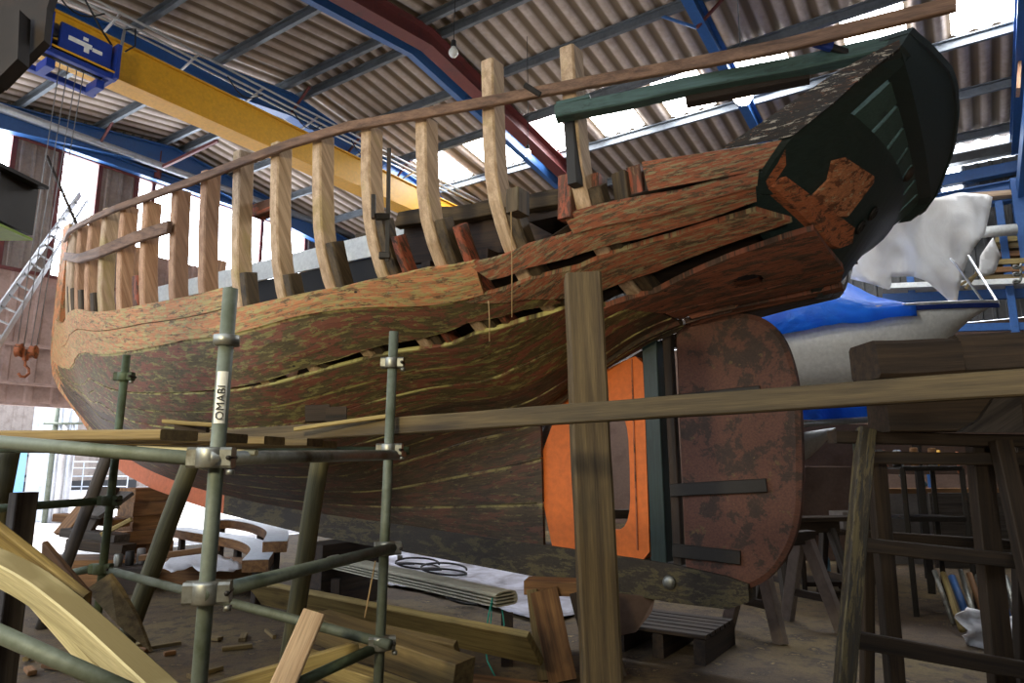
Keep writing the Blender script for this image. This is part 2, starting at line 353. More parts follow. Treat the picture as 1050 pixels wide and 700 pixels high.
# fly braces by the rafters
for (n, m_) in ((8.05, 10.8), (9.6, 10.8), (6.4, 15.05), (9.6, 15.05), (11., 10.8), (9.6, 3.0), (9.6, 7.2)):
    for s in (-1, 1):
        trim(bar('brace', S(m_, n, roofz(n)-.62), S(m_+s*.55, n, roofz(n)-.2), .045, .045, 'blue' if s > 0 else 'redsteel', jit=0))
trim(tube('rail', [S(15.0, 1, 8.22), S(15.0, 15.8, 8.22)], .09, 'silver'))
trim(sweep('beam', [S(15.15, -1, 8.0), S(15.15, 15.8, 8.0)], isec(.16, .2), 'blue'))
trim(bar('beam', S(15.3, -1, 7.93), S(15.3, 15.9, 7.93), .1, .1, 'redsteel', jit=0))
trim(bar('brace', S(14.6, 7.6, 8.05), S(13.2, 8.0, 8.45), .07, .07, 'redsteel', jit=0))
trim(bar('post', S(15.1, 7.75, 7.95), S(15.1, 7.75, 8.6), .1, .12, 'redsteel', jit=0))
# gable wall at m = 15.4 with its bright translucent lights and the open doorway below
def clad(name, a, b, z0, z1, mat, pitch=.2, depth=.035):
    """ribbed sheeting between two plan points."""
    a = Vector(a); b = Vector(b); L = (b-a).length; d = (b-a)/L; nrm = Vector((d.y, -d.x, 0)); k = max(1, int(L/pitch)); xs = []
    for i in range(k):
        x0 = L*i/k; w = L/k
        xs += [(x0, 0), (x0+w*.62, 0), (x0+w*.7, depth), (x0+w*.92, depth)]
    xs.append((L, 0)); verts = []
    for z in (z0, z1):
        for (x, h) in xs: verts.append(Vector((a.x, a.y, 0))+d*x+nrm*h+UP*z)
    n = len(xs); faces = [(i, i+1, n+i+1, n+i) for i in range(n-1)]
    return mesh(name, verts, faces, mat, frame=Matrix.Translation(Vector((a.x, a.y, z0))))
def gwall(n0, n1, z0, z1, mat, m_=15.4, pitch=.2): return struct(clad('wall_gable', S(m_, n0, 0), S(m_, n1, 0), z0, z1, mat, pitch))
gwall(-1, 16, 7.95, 9.0, 'clad_dark')
gwall(-1, 16, 2.6, 5.2, 'clad_pink', pitch=.45)
for (a, b, zb) in ((-1, 3.6, 5.2), (5.0, 5.85, 5.2), (6.62, 7.42, 5.2), (12.2, 16, 5.2)): gwall(a, b, zb, 7.95, 'clad')
def gwin(n0, n1, z0, z1):
    global wi
    o = struct(slab('window_%d' % wi, [S(15.5, n0, z0), S(15.5, n1, z0), S(15.5, n1, z1), S(15.5, n0, z1)], .02, FW, 'glow')); wi += 1
    o['label'] = 'bright translucent wall light'
gwin(3.6, 5.0, 5.2, 7.95); gwin(5.85, 6.62, 5.2, 7.95); gwin(7.42, 7.8, 5.2, 7.95); gwin(7.9, 9.3, 6.2, 7.95); gwin(9.4, 10.7, 6.2, 7.95); gwin(10.8, 12.2, 6.2, 7.95)
gwall(7.8, 12.2, 5.2, 6.2, 'clad_pink', pitch=.3)
for n in (5.0, 5.85, 6.62, 7.42, 7.8, 9.35, 10.75, 12.2):
    trim(bar('mullion', S(15.33, n, 5.2), S(15.33, n, 7.95), .07, .09, 'redsteel', jit=0, up=NH))
for z in (2.6, 3.0, 3.75, 5.2): trim(bar('girt', S(15.25, -1, z), S(15.25, 16, z), .09, .06, 'redsteel' if z > 4 else 'clad_pink', jit=0))
for n in (-1., 3.2, 15.8): trim(bar('post', S(15.2, n, 0), S(15.2, n, 8), .2, .2, 'blue', jit=0, up=NH))
# side wall beyond the boats, n = 15.9
o = struct(clad('wall_far', S(15.4, 15.9, 0), S(-7, 15.9, 0), 4.2, 7.4, 'clad_dark', .22)); o['label'] = 'ribbed grey side wall'
o = struct(slab('wall_far', [S(15.4, 15.95, 0), S(-7, 15.95, 0), S(-7, 15.95, 4.2), S(15.4, 15.95, 4.2)], .1, NH, 'brown_panel')); o['label'] = 'brown boarded lower side wall'
trim(sweep('gutter', [S(15.4, 15.8, 7.55), S(-7, 15.8, 7.55)], [(-.1, -.12), (.1, -.12), (.1, .05), (.02, .12), (-.1, .05)], 'clad_dark'))
gw = struct(slab('window_%d' % wi, [S(-.25, 15.86, 6.9), S(.1, 15.86, 6.9), S(.1, 15.86, 7.4), S(-.25, 15.86, 7.4)], .02, NH, 'glow')); wi += 1
trim(bar('beam', S(8, 15.6, 7.05), S(-6, 15.6, 7.05), .2, .22, 'blue', jit=0))
# floors
def quad(name, pts, mat, kind='structure'):
    o = mesh(name, pts, [tuple(range(len(pts)))], mat); o['kind'] = kind; return o
def grid_floor(name, m0, m1, n0, n1, mat, amp, step=.25):
    a = int((m1-m0)/step); b = int((n1-n0)/step); verts = []
    for i in range(a+1):
        for j in range(b+1):
            p = S(m0+(m1-m0)*i/a, n0+(n1-n0)*j/b, 0); p.z = amp*(noise.noise(p*1.3)+.5*noise.noise(p*3.7)); verts.append(p)
    faces = [(i*(b+1)+j, i*(b+1)+j+1, (i+1)*(b+1)+j+1, (i+1)*(b+1)+j) for i in range(a) for j in range(b)]
    return mesh(name, verts, faces, mat, smooth=True)
struct(grid_floor('floor', -7, 12.2, -4, 16, 'floor', .012))
o = quad('floor', [S(12.2, -4, 0.002), S(12.2, 16, 0.002), S(15.6, 16, 0.002), S(15.6, -4, 0.002)], 'conc'); o['label'] = 'concrete by the doorway, paled for the daylight'  # paler tone put in for daylight reaching this strip
quad('ground', [S(15.6, -30, 0), S(15.6, 40, 0), S(60, 40, 0), S(60, -30, 0)], 'conc')['label'] = 'sunlit concrete yard'
# yard fence and gates beyond the doorway
yw = struct(clad('wall_yard', S(43, -10, 0), S(43, 40, 0), .0, 7, 'clad', .5)); yw['label'] = 'tall grey sheeted wall across the yard'

# unseen camera-side walls, shaped for the light: low toward the doorway end, full height past the stern
struct(slab('wall_near', [S(15.4, -3.4, 0), S(3.0, -3.4, 0), S(3.0, -3.4, 3.2), S(15.4, -3.4, 3.2)], .15, -NH, 'clad'))['label'] = 'low unseen wall on the camera side, open above for skylight'
struct(clad('wall_near', S(3.0, -3.4, 0), S(-7, -3.4, 0), 0, 7.6, 'clad_dark'))['label'] = 'sheeted wall on the camera side'
struct(clad('wall_end', S(-6.95, -3.4, 0), S(-6.95, 16, 0), 0, 9, 'clad_dark'))['label'] = 'sheeted end wall behind the stern'
# ------------------------------------------------------------------ the wooden boat
ST={
-0.5:[(.02,2.77),(.02,2.77),(.02,2.77),(.02,2.78),(.3,2.81),(.6,2.88),(.9,2.98),(1.15,3.09),(1.32,3.22),(1.42,3.37),(1.47,3.54),(1.5,3.72)],
0.5:[(.03,2.7),(.03,2.7),(.03,2.7),(.03,2.72),(.3,2.75),(.65,2.82),(.95,2.92),(1.2,3.03),(1.4,3.16),(1.53,3.33),(1.6,3.53),(1.63,3.8)],
1.76:[(.06,.7),(.06,1.2),(.06,2.0),(.06,2.5),(.35,2.53),(.7,2.6),(1.05,2.7),(1.35,2.82),(1.58,2.98),(1.73,3.2),(1.81,3.48),(1.85,3.87)],
2.4:[(.08,.72),(.08,1.2),(.08,1.7),(.09,2.2),(.24,2.24),(.5,2.34),(.85,2.47),(1.2,2.6),(1.5,2.78),(1.73,3.05),(1.88,3.4),(1.92,3.92)],
2.84:[(.09,.75),(.1,1.15),(.11,1.55),(.13,1.9),(.28,2.0),(.5,2.13),(.85,2.3),(1.2,2.48),(1.55,2.72),(1.8,3.03),(1.93,3.4),(1.97,3.96)],
3.6:[(.09,.8),(.14,1.1),(.2,1.4),(.32,1.68),(.52,1.85),(.8,2.03),(1.12,2.22),(1.45,2.45),(1.75,2.73),(1.93,3.05),(2.02,3.4),(2.06,4.02)],
5:[(.09,.88),(.2,1.05),(.4,1.2),(.65,1.36),(.95,1.53),(1.25,1.73),(1.52,1.97),(1.76,2.25),(1.93,2.6),(2.03,3.0),(2.07,3.4),(2.1,4.02)],
7:[(.09,1.02),(.28,1.14),(.55,1.27),(.82,1.42),(1.1,1.6),(1.36,1.82),(1.58,2.1),(1.75,2.42),(1.86,2.78),(1.93,3.15),(1.97,3.6),(1.98,4.15)],
9:[(.09,1.28),(.19,1.42),(.38,1.58),(.6,1.76),(.8,1.97),(1.0,2.22),(1.16,2.52),(1.3,2.86),(1.4,3.22),(1.46,3.58),(1.49,3.98),(1.5,4.5)],
10.5:[(.09,1.68),(.12,1.8),(.21,1.95),(.33,2.13),(.46,2.34),(.6,2.6),(.72,2.9),(.83,3.22),(.91,3.58),(.97,3.95),(1.0,4.35),(1.01,4.83)],
11.6:[(.08,2.2),(.09,2.32),(.12,2.44),(.16,2.6),(.22,2.78),(.29,3.0),(.37,3.27),(.44,3.57),(.5,3.9),(.54,4.25),(.57,4.63),(.58,5.08)],
12.5:[(.07,2.75),(.07,2.84),(.08,2.94),(.09,3.06),(.1,3.2),(.12,3.38),(.15,3.6),(.18,3.87),(.2,4.17),(.22,4.5),(.24,4.88),(.25,5.3)],
13.0:[(.06,3.2),(.06,3.28),(.06,3.36),(.06,3.45),(.06,3.58),(.06,3.74),(.07,3.93),(.07,4.14),(.07,4.4),(.07,4.7),(.07,5.04),(.07,5.46)]}
A=np.array(sorted(ST)); T=np.array([ST[a] for a in A])
def herm(x,xs,ys):
    d=np.zeros_like(ys); h=np.diff(xs); s=(ys[1:]-ys[:-1])/h.reshape((-1,)+(1,)*(ys.ndim-1))
    d[1:-1]=(s[1:]*h[:-1].reshape((-1,)+(1,)*(ys.ndim-1))+s[:-1]*h[1:].reshape((-1,)+(1,)*(ys.ndim-1)))/(h[1:]+h[:-1]).reshape((-1,)+(1,)*(ys.ndim-1))
    mono=(s[1:]*s[:-1])<=0
    d[1:-1][mono]*=.3
    d[0]=s[0];d[-1]=s[-1]
    x=np.clip(x,xs[0],xs[-1]); i=min(max(int(np.searchsorted(xs,x))-1,0),len(xs)-2)
    t=(x-xs[i])/h[i]; H=h[i]
    return (2*t**3-3*t*t+1)*ys[i]+(t**3-2*t*t+t)*H*d[i]+(-2*t**3+3*t*t)*ys[i+1]+(t**3-t*t)*H*d[i+1]
NA,NQ=271,111
GA=np.linspace(-.5,13,NA);GQ=np.linspace(0,11,NQ)
Q0=np.arange(12.)
G=np.zeros((NA,NQ,2))
for i,a in enumerate(GA):
    sec=herm(a,A,T)
    for j,q in enumerate(GQ): G[i,j]=herm(q,Q0,sec)
def tz(a,q):
    ia=(a+.5)/13.5*(NA-1);iq=q/11*(NQ-1)
    i=int(min(max(ia,0),NA-2));j=int(min(max(iq,0),NQ-2));u=ia-i;v=iq-j
    return (1-u)*(1-v)*G[i,j]+u*(1-v)*G[i+1,j]+(1-u)*v*G[i,j+1]+u*v*G[i+1,j+1]
def bw(a,t,z): return np.array([2.73-.829*a-.559*t,4.65+.559*a-.829*t,z])
def hp(a,q): t,z=tz(a,q);return bw(a,t,z)
def proj(p):
    X,Y,Z=p[...,0],p[...,1],p[...,2]-1.5
    d=Y*CP+Z*SP
    return np.stack([525+700*X/d,350-700*(-Y*SP+Z*CP)/d],-1)
W=np.zeros((NA,NQ,3))
for i in range(NA):
    for j in range(NQ): W[i,j]=bw(GA[i],*G[i,j])
PR=proj(W)
def inv(px,py):
    d=(PR[...,0]-px)**2+(PR[...,1]-py)**2
    i,j=np.unravel_index(np.argmin(d),d.shape)
    a,q=GA[i],GQ[j]
    for _ in range(8):
        p=proj(hp(a,q));e=np.array([px,py])-p
        J=np.array([proj(hp(a+.02,q))-p,proj(hp(a,q+.02))-p]).T/.02
        try: da=np.linalg.solve(J,e)
        except Exception: break
        if abs(np.linalg.det(J))<30: break
        a=min(max(a+np.clip(da[0],-.1,.1),-.5),13);q=min(max(q+np.clip(da[1],-.2,.2),0),11)
    p=proj(hp(a,q))
    return round(float(a),3),round(float(q),3),round(float(np.hypot(*(p-[px,py]))),1)

boat = thing('wooden_boat', 'large wooden boat hull under repair with bare ribs, peeling orange planks and rusty rudder', 'boat', bw(5, 0, .5))
def hv(a, q, off=0.):
    """point on the port side, pushed outwards by off."""
    p = hp(a, q)
    if off:
        a2 = a+.04 if a < 12.9 else a-.04; q2 = q+.05 if q < 10.9 else q-.05
        da = hp(a2, q)-p; dq = hp(a, q2)-p
        if a2 < a: da = -da
        if q2 < q: dq = -dq
        n = np.cross(da, dq); n = n/(np.linalg.norm(n)+1e-9)
        if n[0]*(-.559)+n[1]*(-.829)-abs(n[2])*.0 < 0 and n[2] > 0: n = -n
        if n[0]*(-.559)+n[1]*(-.829) < -.05: n = -n
        p = p+n*off
    return p
def mirror(p):
    """to the other side of the centreline."""
    p = np.array(p, float); d = (p[0]-2.73)*.559+(p[1]-4.65)*.829
    p[0] -= 2*d*.559; p[1] -= 2*d*.829; return p
def resamp(poly, n):
    poly = np.array(poly, float); w = hv3 = np.array([hp(*p) for p in poly]); L = np.concatenate([[0], np.cumsum(np.linalg.norm(np.diff(w, axis=0), axis=1))])
    # smooth the (a, q) guide a little by interpolating against true length
    s = np.linspace(0, L[-1], n)
    return np.stack([np.interp(s, L, poly[:, 0]), np.interp(s, L, poly[:, 1])], 1)
def strake(name, top, bot, mat, thick=.035, off=0., n=None, rows=4, side=1, parent=None, lump=.004, hole=None):
    n = n or 60; A_ = resamp(top, n); B_ = resamp(bot, n); verts = []; uvs = []; ed = []; sd = random.random()*50
    for lay in (0, 1):
        for i in range(n):
            for r in range(rows):
                f = r/(rows-1); a = A_[i, 0]*(1-f)+B_[i, 0]*f; q = A_[i, 1]*(1-f)+B_[i, 1]*f
                o_ = off-(thick if lay else 0)
                if not lay and lump: o_ += lump*noise.noise(Vector((a*3+sd, q*2, sd)))
                p = hv(a, q, o_)
                if side < 0: p = mirror(p)
                verts.append(Vector(p)); uvs.append((a+sd, q*.28+sd*.37)); ed.append((f, a))
    R = rows; N = n*R; faces = []
    for i in range(n-1):
        for r in range(R-1):
            if hole and any(((A_[i, 0]*(1-(r+.5)/(R-1))+B_[i, 0]*(r+.5)/(R-1)-h[0])/h[2])**2+((A_[i, 1]*(1-(r+.5)/(R-1))+B_[i, 1]*(r+.5)/(R-1)-h[1])/h[3])**2 < 1 for h in hole): continue
            a = i*R+r; faces.append((a, a+1, a+R+1, a+R)); faces.append((N+a, N+a+R, N+a+R+1, N+a+1))
        a = i*R; faces.append((a, a+R, N+a+R, N+a)); a = i*R+R-1; faces.append((a, N+a, N+a+R, a+R))
    for r in range(R-1):
        faces.append((r, N+r, N+r+1, r+1)); a = (n-1)*R+r; faces.append((a, a+1, N+a+1, N+a))
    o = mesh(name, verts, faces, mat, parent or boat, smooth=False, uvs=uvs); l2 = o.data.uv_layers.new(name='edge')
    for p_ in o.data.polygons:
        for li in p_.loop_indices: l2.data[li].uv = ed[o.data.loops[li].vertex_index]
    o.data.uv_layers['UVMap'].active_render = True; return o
def lab(o, l): o['label'] = l; return o
def sm(o):
    for p in o.data.polygons[:]: p.use_smooth = False
    return o
# --- orange wale strakes
Atop = [(13, 6.35), (12.3, 7.1), (11.6, 7.6), (10.5, 8.15), (9, 8.55), (7.7, 8.68), (6.24, 8.88), (4.92, 8.95)]
Abot = [(13, 4.3), (12.3, 5.7), (11.6, 6.55), (10.5, 7.3), (9, 7.85), (7.78, 8.06), (6.28, 8.4), (4.95, 8.5)]
Bbot = [(13, 1.0), (12.7, 2.5), (12.3, 3.9), (11.6, 5.2), (11, 5.85), (10.5, 6.3), (9.5, 6.85), (8.7, 7.15), (7.96, 7.32), (5.6, 7.98), (4.2, 7.97), (3.74, 7.9), (3.2, 7.86), (2.69, 7.82)]
lab(strake('hull_plank', Atop, [(a, q+.02) for a, q in Abot], 'wale', .045, .02, 90), 'orange and green peeling upper wale plank')
lab(strake('hull_plank', Abot[:-1]+[(4.98, 8.5), (3.67, 8.36), (2.9, 8.6), (2.5, 8.57)], Bbot[:-1]+[(2.55, 7.85)], 'wale', .045, .015, 110), 'orange peeling wale plank')
lab(strake('hull_plank', [(2.56, 8.57), (2.08, 8.38), (1.8, 8.06), (1.21, 7.7), (.93, 7.76), (.61, 7.83)], [(2.45, 8.1), (2.15, 7.93), (1.84, 7.5), (1.35, 7.2), (.97, 7.2), (.63, 7.38)], 'wale_red', .045, .015, 60), 'red and green peeling plank running to the stern')
lab(strake('hull_plank', [(2.55, 7.84), (2.2, 7.68), (1.82, 7.1), (1.17, 6.96), (.65, 7.09)], [(2.72, 7.8), (2.29, 7.28), (2.07, 6.68), (1.85, 6.17), (1.38, 6.05), (.48, 6.46)], 'wale_red', .045, .012, 60), 'weathered red plank below the first gap')
lab(strake('hull_plank', [(1.75, 8.54), (1.03, 8.2), (.57, 8.26)], [(1.73, 8.02), (1.2, 7.74), (.93, 7.8), (.6, 7.86)], 'wale_red', .045, .03, 40), 'short orange plank with a cut end')
lab(strake('hull_plank', [(1.2, 9.15), (.8, 9.0), (.42, 8.86)], [(1.2, 8.4), (.8, 8.3), (.55, 8.26)], 'wale_red', .045, .02, 40), 'orange bulwark plank below the black one')
lab(strake('hull_plank', [(.73, 9.06), (.52, 9.42), (.34, 9.78), (.14, 10.17), (.0, 10.4), (-.2, 10.7)], [(.71, 8.98), (.58, 8.95), (.36, 8.9), (.15, 9.45), (-.0, 9.95), (-.2, 10.5)], 'blackpeel', .04, .025, 40), 'black flaking bulwark plank')
T4u = [(2.0, 5.72), (1.47, 5.38), (.91, 5.79), (.54, 5.99), (.38, 6.02)]
lab(strake('hull_plank', T4u, [(1.98, 5.6), (1.72, 5.2), (1.56, 4.5), (1.25, 4.35), (.8, 4.35), (.3, 4.4)], 'counter', .045, .012, 150, 40, hole=[(0.891, 4.826, .1, .22)]), 'rust red counter board with an oval hole')
lab(strake('hull_plank', [(1.54, 4.45), (1.25, 4.28), (.8, 4.28), (.3, 4.33)], [(1.5, 3.9), (1.2, 3.75), (.8, 3.75), (.35, 3.8)], 'counter', .045, .012, 40), 'lower rust red counter board')
lab(strake('hull_plank', [(1.5, 3.6), (1.2, 3.45), (.8, 3.45), (.36, 3.5)], [(1.5, 3.05), (1.2, 3.02), (.8, 3.02), (.36, 3.02)], 'counter', .045, .012, 40), 'lowest rust red counter board beside a slot')
# dark backing frames inside the counter
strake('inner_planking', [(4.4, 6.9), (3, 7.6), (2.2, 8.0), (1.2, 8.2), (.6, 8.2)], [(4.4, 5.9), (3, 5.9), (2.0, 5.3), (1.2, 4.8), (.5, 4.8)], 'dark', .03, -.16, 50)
# --- bottom planking, strake by strake
seam = [(12.95, .5), (12.3, 2.6), (11, 4.7), (9.3, 6.0), (7, 6.4), (5.5, 6.65), (4.32, 6.8), (4.0, 6.8), (3.38, 6.98), (2.81, 7.3), (2.35, 7.0), (2.1, 6.55)]
seam_lo = [(a, q-(.0 if a > 4.4 else .12 if a > 3.5 else .26)) for a, q in seam]
def qat(poly, a):
    xs = [p[0] for p in poly][::-1]; ys = [p[1] for p in poly][::-1]; return float(np.interp(a, xs, ys))
Bfull = Bbot+[(2.08, 6.68), (1.9, 6.35)]
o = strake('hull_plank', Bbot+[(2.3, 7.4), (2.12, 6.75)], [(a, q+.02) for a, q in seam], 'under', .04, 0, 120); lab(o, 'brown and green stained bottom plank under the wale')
KU = 6
def aft(q): return float(np.interp(q, [3, 3.6, 4.5, 5.4, 5.9, 6.6], [1.58, 1.52, 1.56, 1.74, 1.95, 2.1]))
for k in range(KU):
    def edge(fr, gap):
        pts = []
        q0 = 3+(qat(seam_lo, 2.1)-3)*fr
        for a in [12.95, 12.3, 11, 9.3, 8, 7, 6, 5, 4.32, 3.7, 3.2, 2.81, 2.4]:
            top = qat(seam_lo, a); lo = min(3, top*.5); pts.append((a, lo+(top-lo)*fr+gap))
        a_ = aft(q0+gap)
        if a_ < 2.3: pts.append((a_, 3+(qat(seam_lo, a_)-3)*fr+gap))
        return pts
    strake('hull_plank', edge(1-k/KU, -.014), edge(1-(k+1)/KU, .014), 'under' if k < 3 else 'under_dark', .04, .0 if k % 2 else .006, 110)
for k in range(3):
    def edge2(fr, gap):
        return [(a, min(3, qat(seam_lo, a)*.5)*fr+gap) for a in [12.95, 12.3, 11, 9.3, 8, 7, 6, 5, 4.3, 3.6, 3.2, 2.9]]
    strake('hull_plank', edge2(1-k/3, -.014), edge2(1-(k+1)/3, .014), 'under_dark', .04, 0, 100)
# starboard side, seen only from inside
strake('starboard_planking', [(12.9, 6.), (10.5, 7.6), (9, 8.2), (6, 8.6), (2.4, 8.6), (1, 8.6), (.5, 8.6)], [(12.9, .1), (10.5, .1), (9, .1), (6, .1), (3.2, .1), (2.84, 3.), (.5, 3.)], 'interior', .04, 0, 70, 8, side=-1)
# --- keel, deadwood, stem, sternpost
def bar_bt(name, a0, t0, z0, a1, t1, z1, w, h, mat, **k): return bar(name, bw(a0, t0, z0), bw(a1, t1, z1), w, h, mat, boat, **k)
def keelz(a): return float(np.interp(a, [1.2, 1.76, 2.8, 6, 8.35, 9.6, 10.56], [.43, .46, .52, .70, .97, 1.2, 1.5]))
def strip_solid(name, prof, half, mat, parent=None):
    """prof: list of (a, z_low, z_high); a solid along the centreline, 2*half thick."""
    verts = []; n = len(prof)
    for (a, zl, zh) in prof:
        for t in (half, -half):
            verts.append(bw(a, t, zl)); verts.append(bw(a, t, zh))
    faces = []
    for i in range(n-1):
        b_ = i*4; c = b_+4
        faces += [(b_, b_+1, c+1, c), (b_+2, c+2, c+3, b_+3), (b_, c, c+2, b_+2), (b_+1, b_+3, c+3, c+1)]
    faces += [(0, 2, 3, 1), (n*4-4, n*4-3, n*4-1, n*4-2)]
    return mesh(name, verts, faces, mat, parent or boat, frame=Matrix.Translation(Vector(verts[0])))
strip_solid('keel', [(1.15, .5, .62), (1.3, .43, .66), (1.76, .43, .72), (2.8, .5, .78), (4, .58, .84), (6, .70, .96), (7.6, .86, 1.1)], .1, 'keel')
lab(strip_solid('forefoot', [(7.6, .86, 1.1), (8.35, .97, 1.2), (9.3, 1.13, 1.36), (10.0, 1.3, 1.54), (10.6, 1.5, 1.72)], .1, 'stemorange'), 'orange primed forefoot')
sp = [(10.6, 1.5), (11.0, 1.72), (11.6, 2.12), (12.1, 2.42), (12.6, 2.72), (12.9, 3.0), (13.05, 3.3), (13.12, 3.7), (13.14, 4.4), (13.16, 5.75)]
def stem_mesh():
    verts = []; n = len(sp)
    for i, (a, z) in enumerate(sp):
        i0, i1 = max(0, i-1), min(n-1, i+1); da, dz = sp[i1][0]-sp[i0][0], sp[i1][1]-sp[i0][1]; L = math.hypot(da, dz); na, nz = -dz/L, da/L
        for t, d in ((.07, 0), (.07, .24), (-.07, .24), (-.07, 0)): verts.append(Vector(bw(a+na*d, t, z+nz*d)))
    faces = [(i*4+j, i*4+(j+1) % 4, i*4+4+(j+1) % 4, i*4+4+j) for i in range(n-1) for j in range(4)]+[(3, 2, 1, 0), (n*4-4, n*4-3, n*4-2, n*4-1)]
    return mesh('stem', verts, faces, 'stem', boat, frame=Matrix.Translation(verts[0]))
stem_mesh()
# deadwood with the propeller aperture: outline and hole bridged
def deadwood():
    out = [(2.98, .78), (2.0, .72), (1.92, .72), (1.92, 1.2), (1.92, 1.8), (1.92, 2.4), (2.2, 2.32), (2.5, 2.16), (2.8, 1.96), (2.98, 1.86), (2.98, 1.5), (2.98, 1.1)]
    cx, cz, rx, rz = 2.27, 1.44, .2, .5; hole = []
    for i in range(24):
        th = 2*math.pi*i/24-math.pi/2; c, s = math.cos(th), math.sin(th); e = .55
        hole.append((cx+rx*math.copysign(abs(c)**e, c), cz+rz*math.copysign(abs(s)**e, s)))
    # resample outline by angle so the two rings can be bridged
    def at_angle(th):
        dx, dz = math.cos(th), math.sin(th); best = None; n = len(out)
        for i in range(n):
            (x1, z1), (x2, z2) = out[i], out[(i+1) % n]; ex, ez = x2-x1, z2-z1; det = dx*(-ez)+dz*ex
            if abs(det) < 1e-9: continue
            s_ = ((x1-cx)*(-ez)+(z1-cz)*ex)/det; u = (dx*(z1-cz)-dz*(x1-cx))/det
            if s_ > 0 and -1e-6 <= u <= 1+1e-6 and (best is None or s_ > best): best = s_
        return cx+dx*best, cz+dz*best
    ring = [at_angle(math.atan2(h[1]-cz, h[0]-cx)) for h in hole]; n = len(hole); verts = []
    for t in (.07, -.07):
        verts += [Vector(bw(a, t, z)) for a, z in ring]+[Vector(bw(a, t, z)) for a, z in hole]
    f = []
    for i in range(n):
        j = (i+1) % n
        f += [(i, j, n+j, n+i), (2*n+i, 3*n+i, 3*n+j, 2*n+j), (i, 2*n+i, 2*n+j, j), (n+i, n+j, 3*n+j, 3*n+i)]
    return mesh('deadwood', verts, f, 'orange', boat, frame=Matrix.Translation(verts[0]))
lab(deadwood(), 'orange primed deadwood round the propeller opening')
bar_bt('deadwood_seam', 2.02, .072, .8, 2.02, .072, 2.36, .02, .012, 'fashion', up=Vector(FW), jit=0)
tube('stern_tube', [bw(2.85, 0, 1.95), bw(2.3, 0, 1.85)], .06, 'iron', boat)
bar_bt('sternpost', 1.84, 0, .62, 1.86, 0, 2.5, .15, .13, 'green_dk', up=Vector(FW))
bar_bt('rudder_stock', 1.70, 0, .66, 1.72, 0, 2.62, .09, .07, 'dark', up=Vector(FW))
lathe('anode', bw(1.75, .1, .58), bw(0, 1, 0)-bw(0, 0, 0), [(.055, 0), (.05, .02), (.02, .03)], 'zinc', boat)
# --- rudder blade, broad and rounded aft
def rudder():
    out = []
    for (a, z) in [(1.64, .60), (1.4, .54), (1.2, .55), (1.02, .64), (.87, .82), (.77, 1.05), (.72, 1.35), (.70, 1.7), (.70, 2.0), (.73, 2.25), (.80, 2.46), (.92, 2.6), (1.08, 2.66), (1.3, 2.66), (1.64, 2.62)]:
        out.append((a, z))
    sm_ = []
    for i in range(len(out)-1):
        p0, p1, p2, p3 = [np.array(out[max(0, min(len(out)-1, i+d_))]) for d_ in (-1, 0, 1, 2)]
        for k in range(4):
            t = k/4; sm_.append(tuple(.5*((2*p1)+(p2-p0)*t+(2*p0-5*p1+4*p2-p3)*t*t+(3*p1-p0-3*p2+p3)*t**3)))
    out = sm_+[out[-1]]
    verts = []; n = len(out)
    for t, ins in ((.045, .02), (.06, .06), (-.06, .06), (-.045, .02)):
        for (a, z) in out:
            ca, cz = 1.3, 1.6; L = math.hypot(a-ca, z-cz); verts.append(Vector(bw(a-(a-ca)/L*ins*1.0, t, z-(z-cz)/L*ins)))
    f = [tuple(range(n, 2*n)), tuple(reversed(range(2*n, 3*n)))]
    for r in range(3):
        for i in range(n): j = (i+1) % n; f.append((r*n+i, r*n+j, (r+1)*n+j, (r+1)*n+i)) if r != 1 else None
    for i in range(n): j = (i+1) % n; f.append((i, 3*n+i, 3*n+j, j))
    return mesh('rudder', verts, f, 'rudder', boat, frame=Matrix.Translation(verts[0]))
rud = rudder()
for (z0, z1, ae) in ((1.28, 1.33, .98), (.82, .80, 1.2), (1.98, 2.02, .98)):
    o = bar('rudder_strap', bw(1.72, .075, z0), bw(ae, .075, z1), .028, .1, 'iron', rud); 
bar('rudder_shoe', bw(2.0, 0, .5), bw(1.3, 0, .52), .14, .1, 'dark', boat)
# --- transom
def aT(t, z):
    c = .49-(z-2.72)*.738; return c+(abs(t)/1.5)**2*max(.03, .08+1.2*(3.62-z))
def half(z):                                        # half breadth of the stern at a height
    zs = [2.70, 2.76, 2.82, 2.9, 3.0, 3.1, 3.2, 3.35, 3.55, 3.8]; ts = [.03, .3, .55, .8, 1.02, 1.2, 1.33, 1.44, 1.5, 1.52]; return float(np.interp(z, zs, ts))
def TP(t, z, off=0.): return Vector(bw(aT(t, z)-off, t, z))
def tz_inv(px, py):
    best = None
    for i in range(61):
        for j in range(61):
            t = -1.6+3.2*i/60; z = 2.6+1.5*j/60; p = proj(np.array(TP(t, z))); d = (p[0]-px)**2+(p[1]-py)**2
            if best is None or d < best[0]: best = (d, t, z)
    return best[1], best[2]
def tpatch(name, poly_rows, th, mat, off=0., parent=None):
    """poly_rows: rows of (t, z) of equal length, made solid along the boat."""
    R = len(poly_rows); K = len(poly_rows[0]); verts = []
    for o_ in (off, off-th):
        for r in poly_rows:
            for (t, z) in r: verts.append(TP(t, z, o_))
    N = R*K; f = []
    for i in range(R-1):
        for j in range(K-1):
            a = i*K+j; f.append((a, a+1, a+K+1, a+K)); f.append((N+a, N+a+K, N+a+K+1, N+a+1))
    for j in range(K-1): f.append((j, N+j, N+j+1, j+1)); a = (R-1)*K+j; f.append((a, a+1, N+a+1, N+a))
    for i in range(R-1): a = i*K; f.append((a, a+K, N+a+K, N+a)); a = i*K+K-1; f.append((a, N+a, N+a+K, a+K))
    return mesh(name, verts, f, mat, parent or boat, frame=Matrix.Translation(verts[0]))
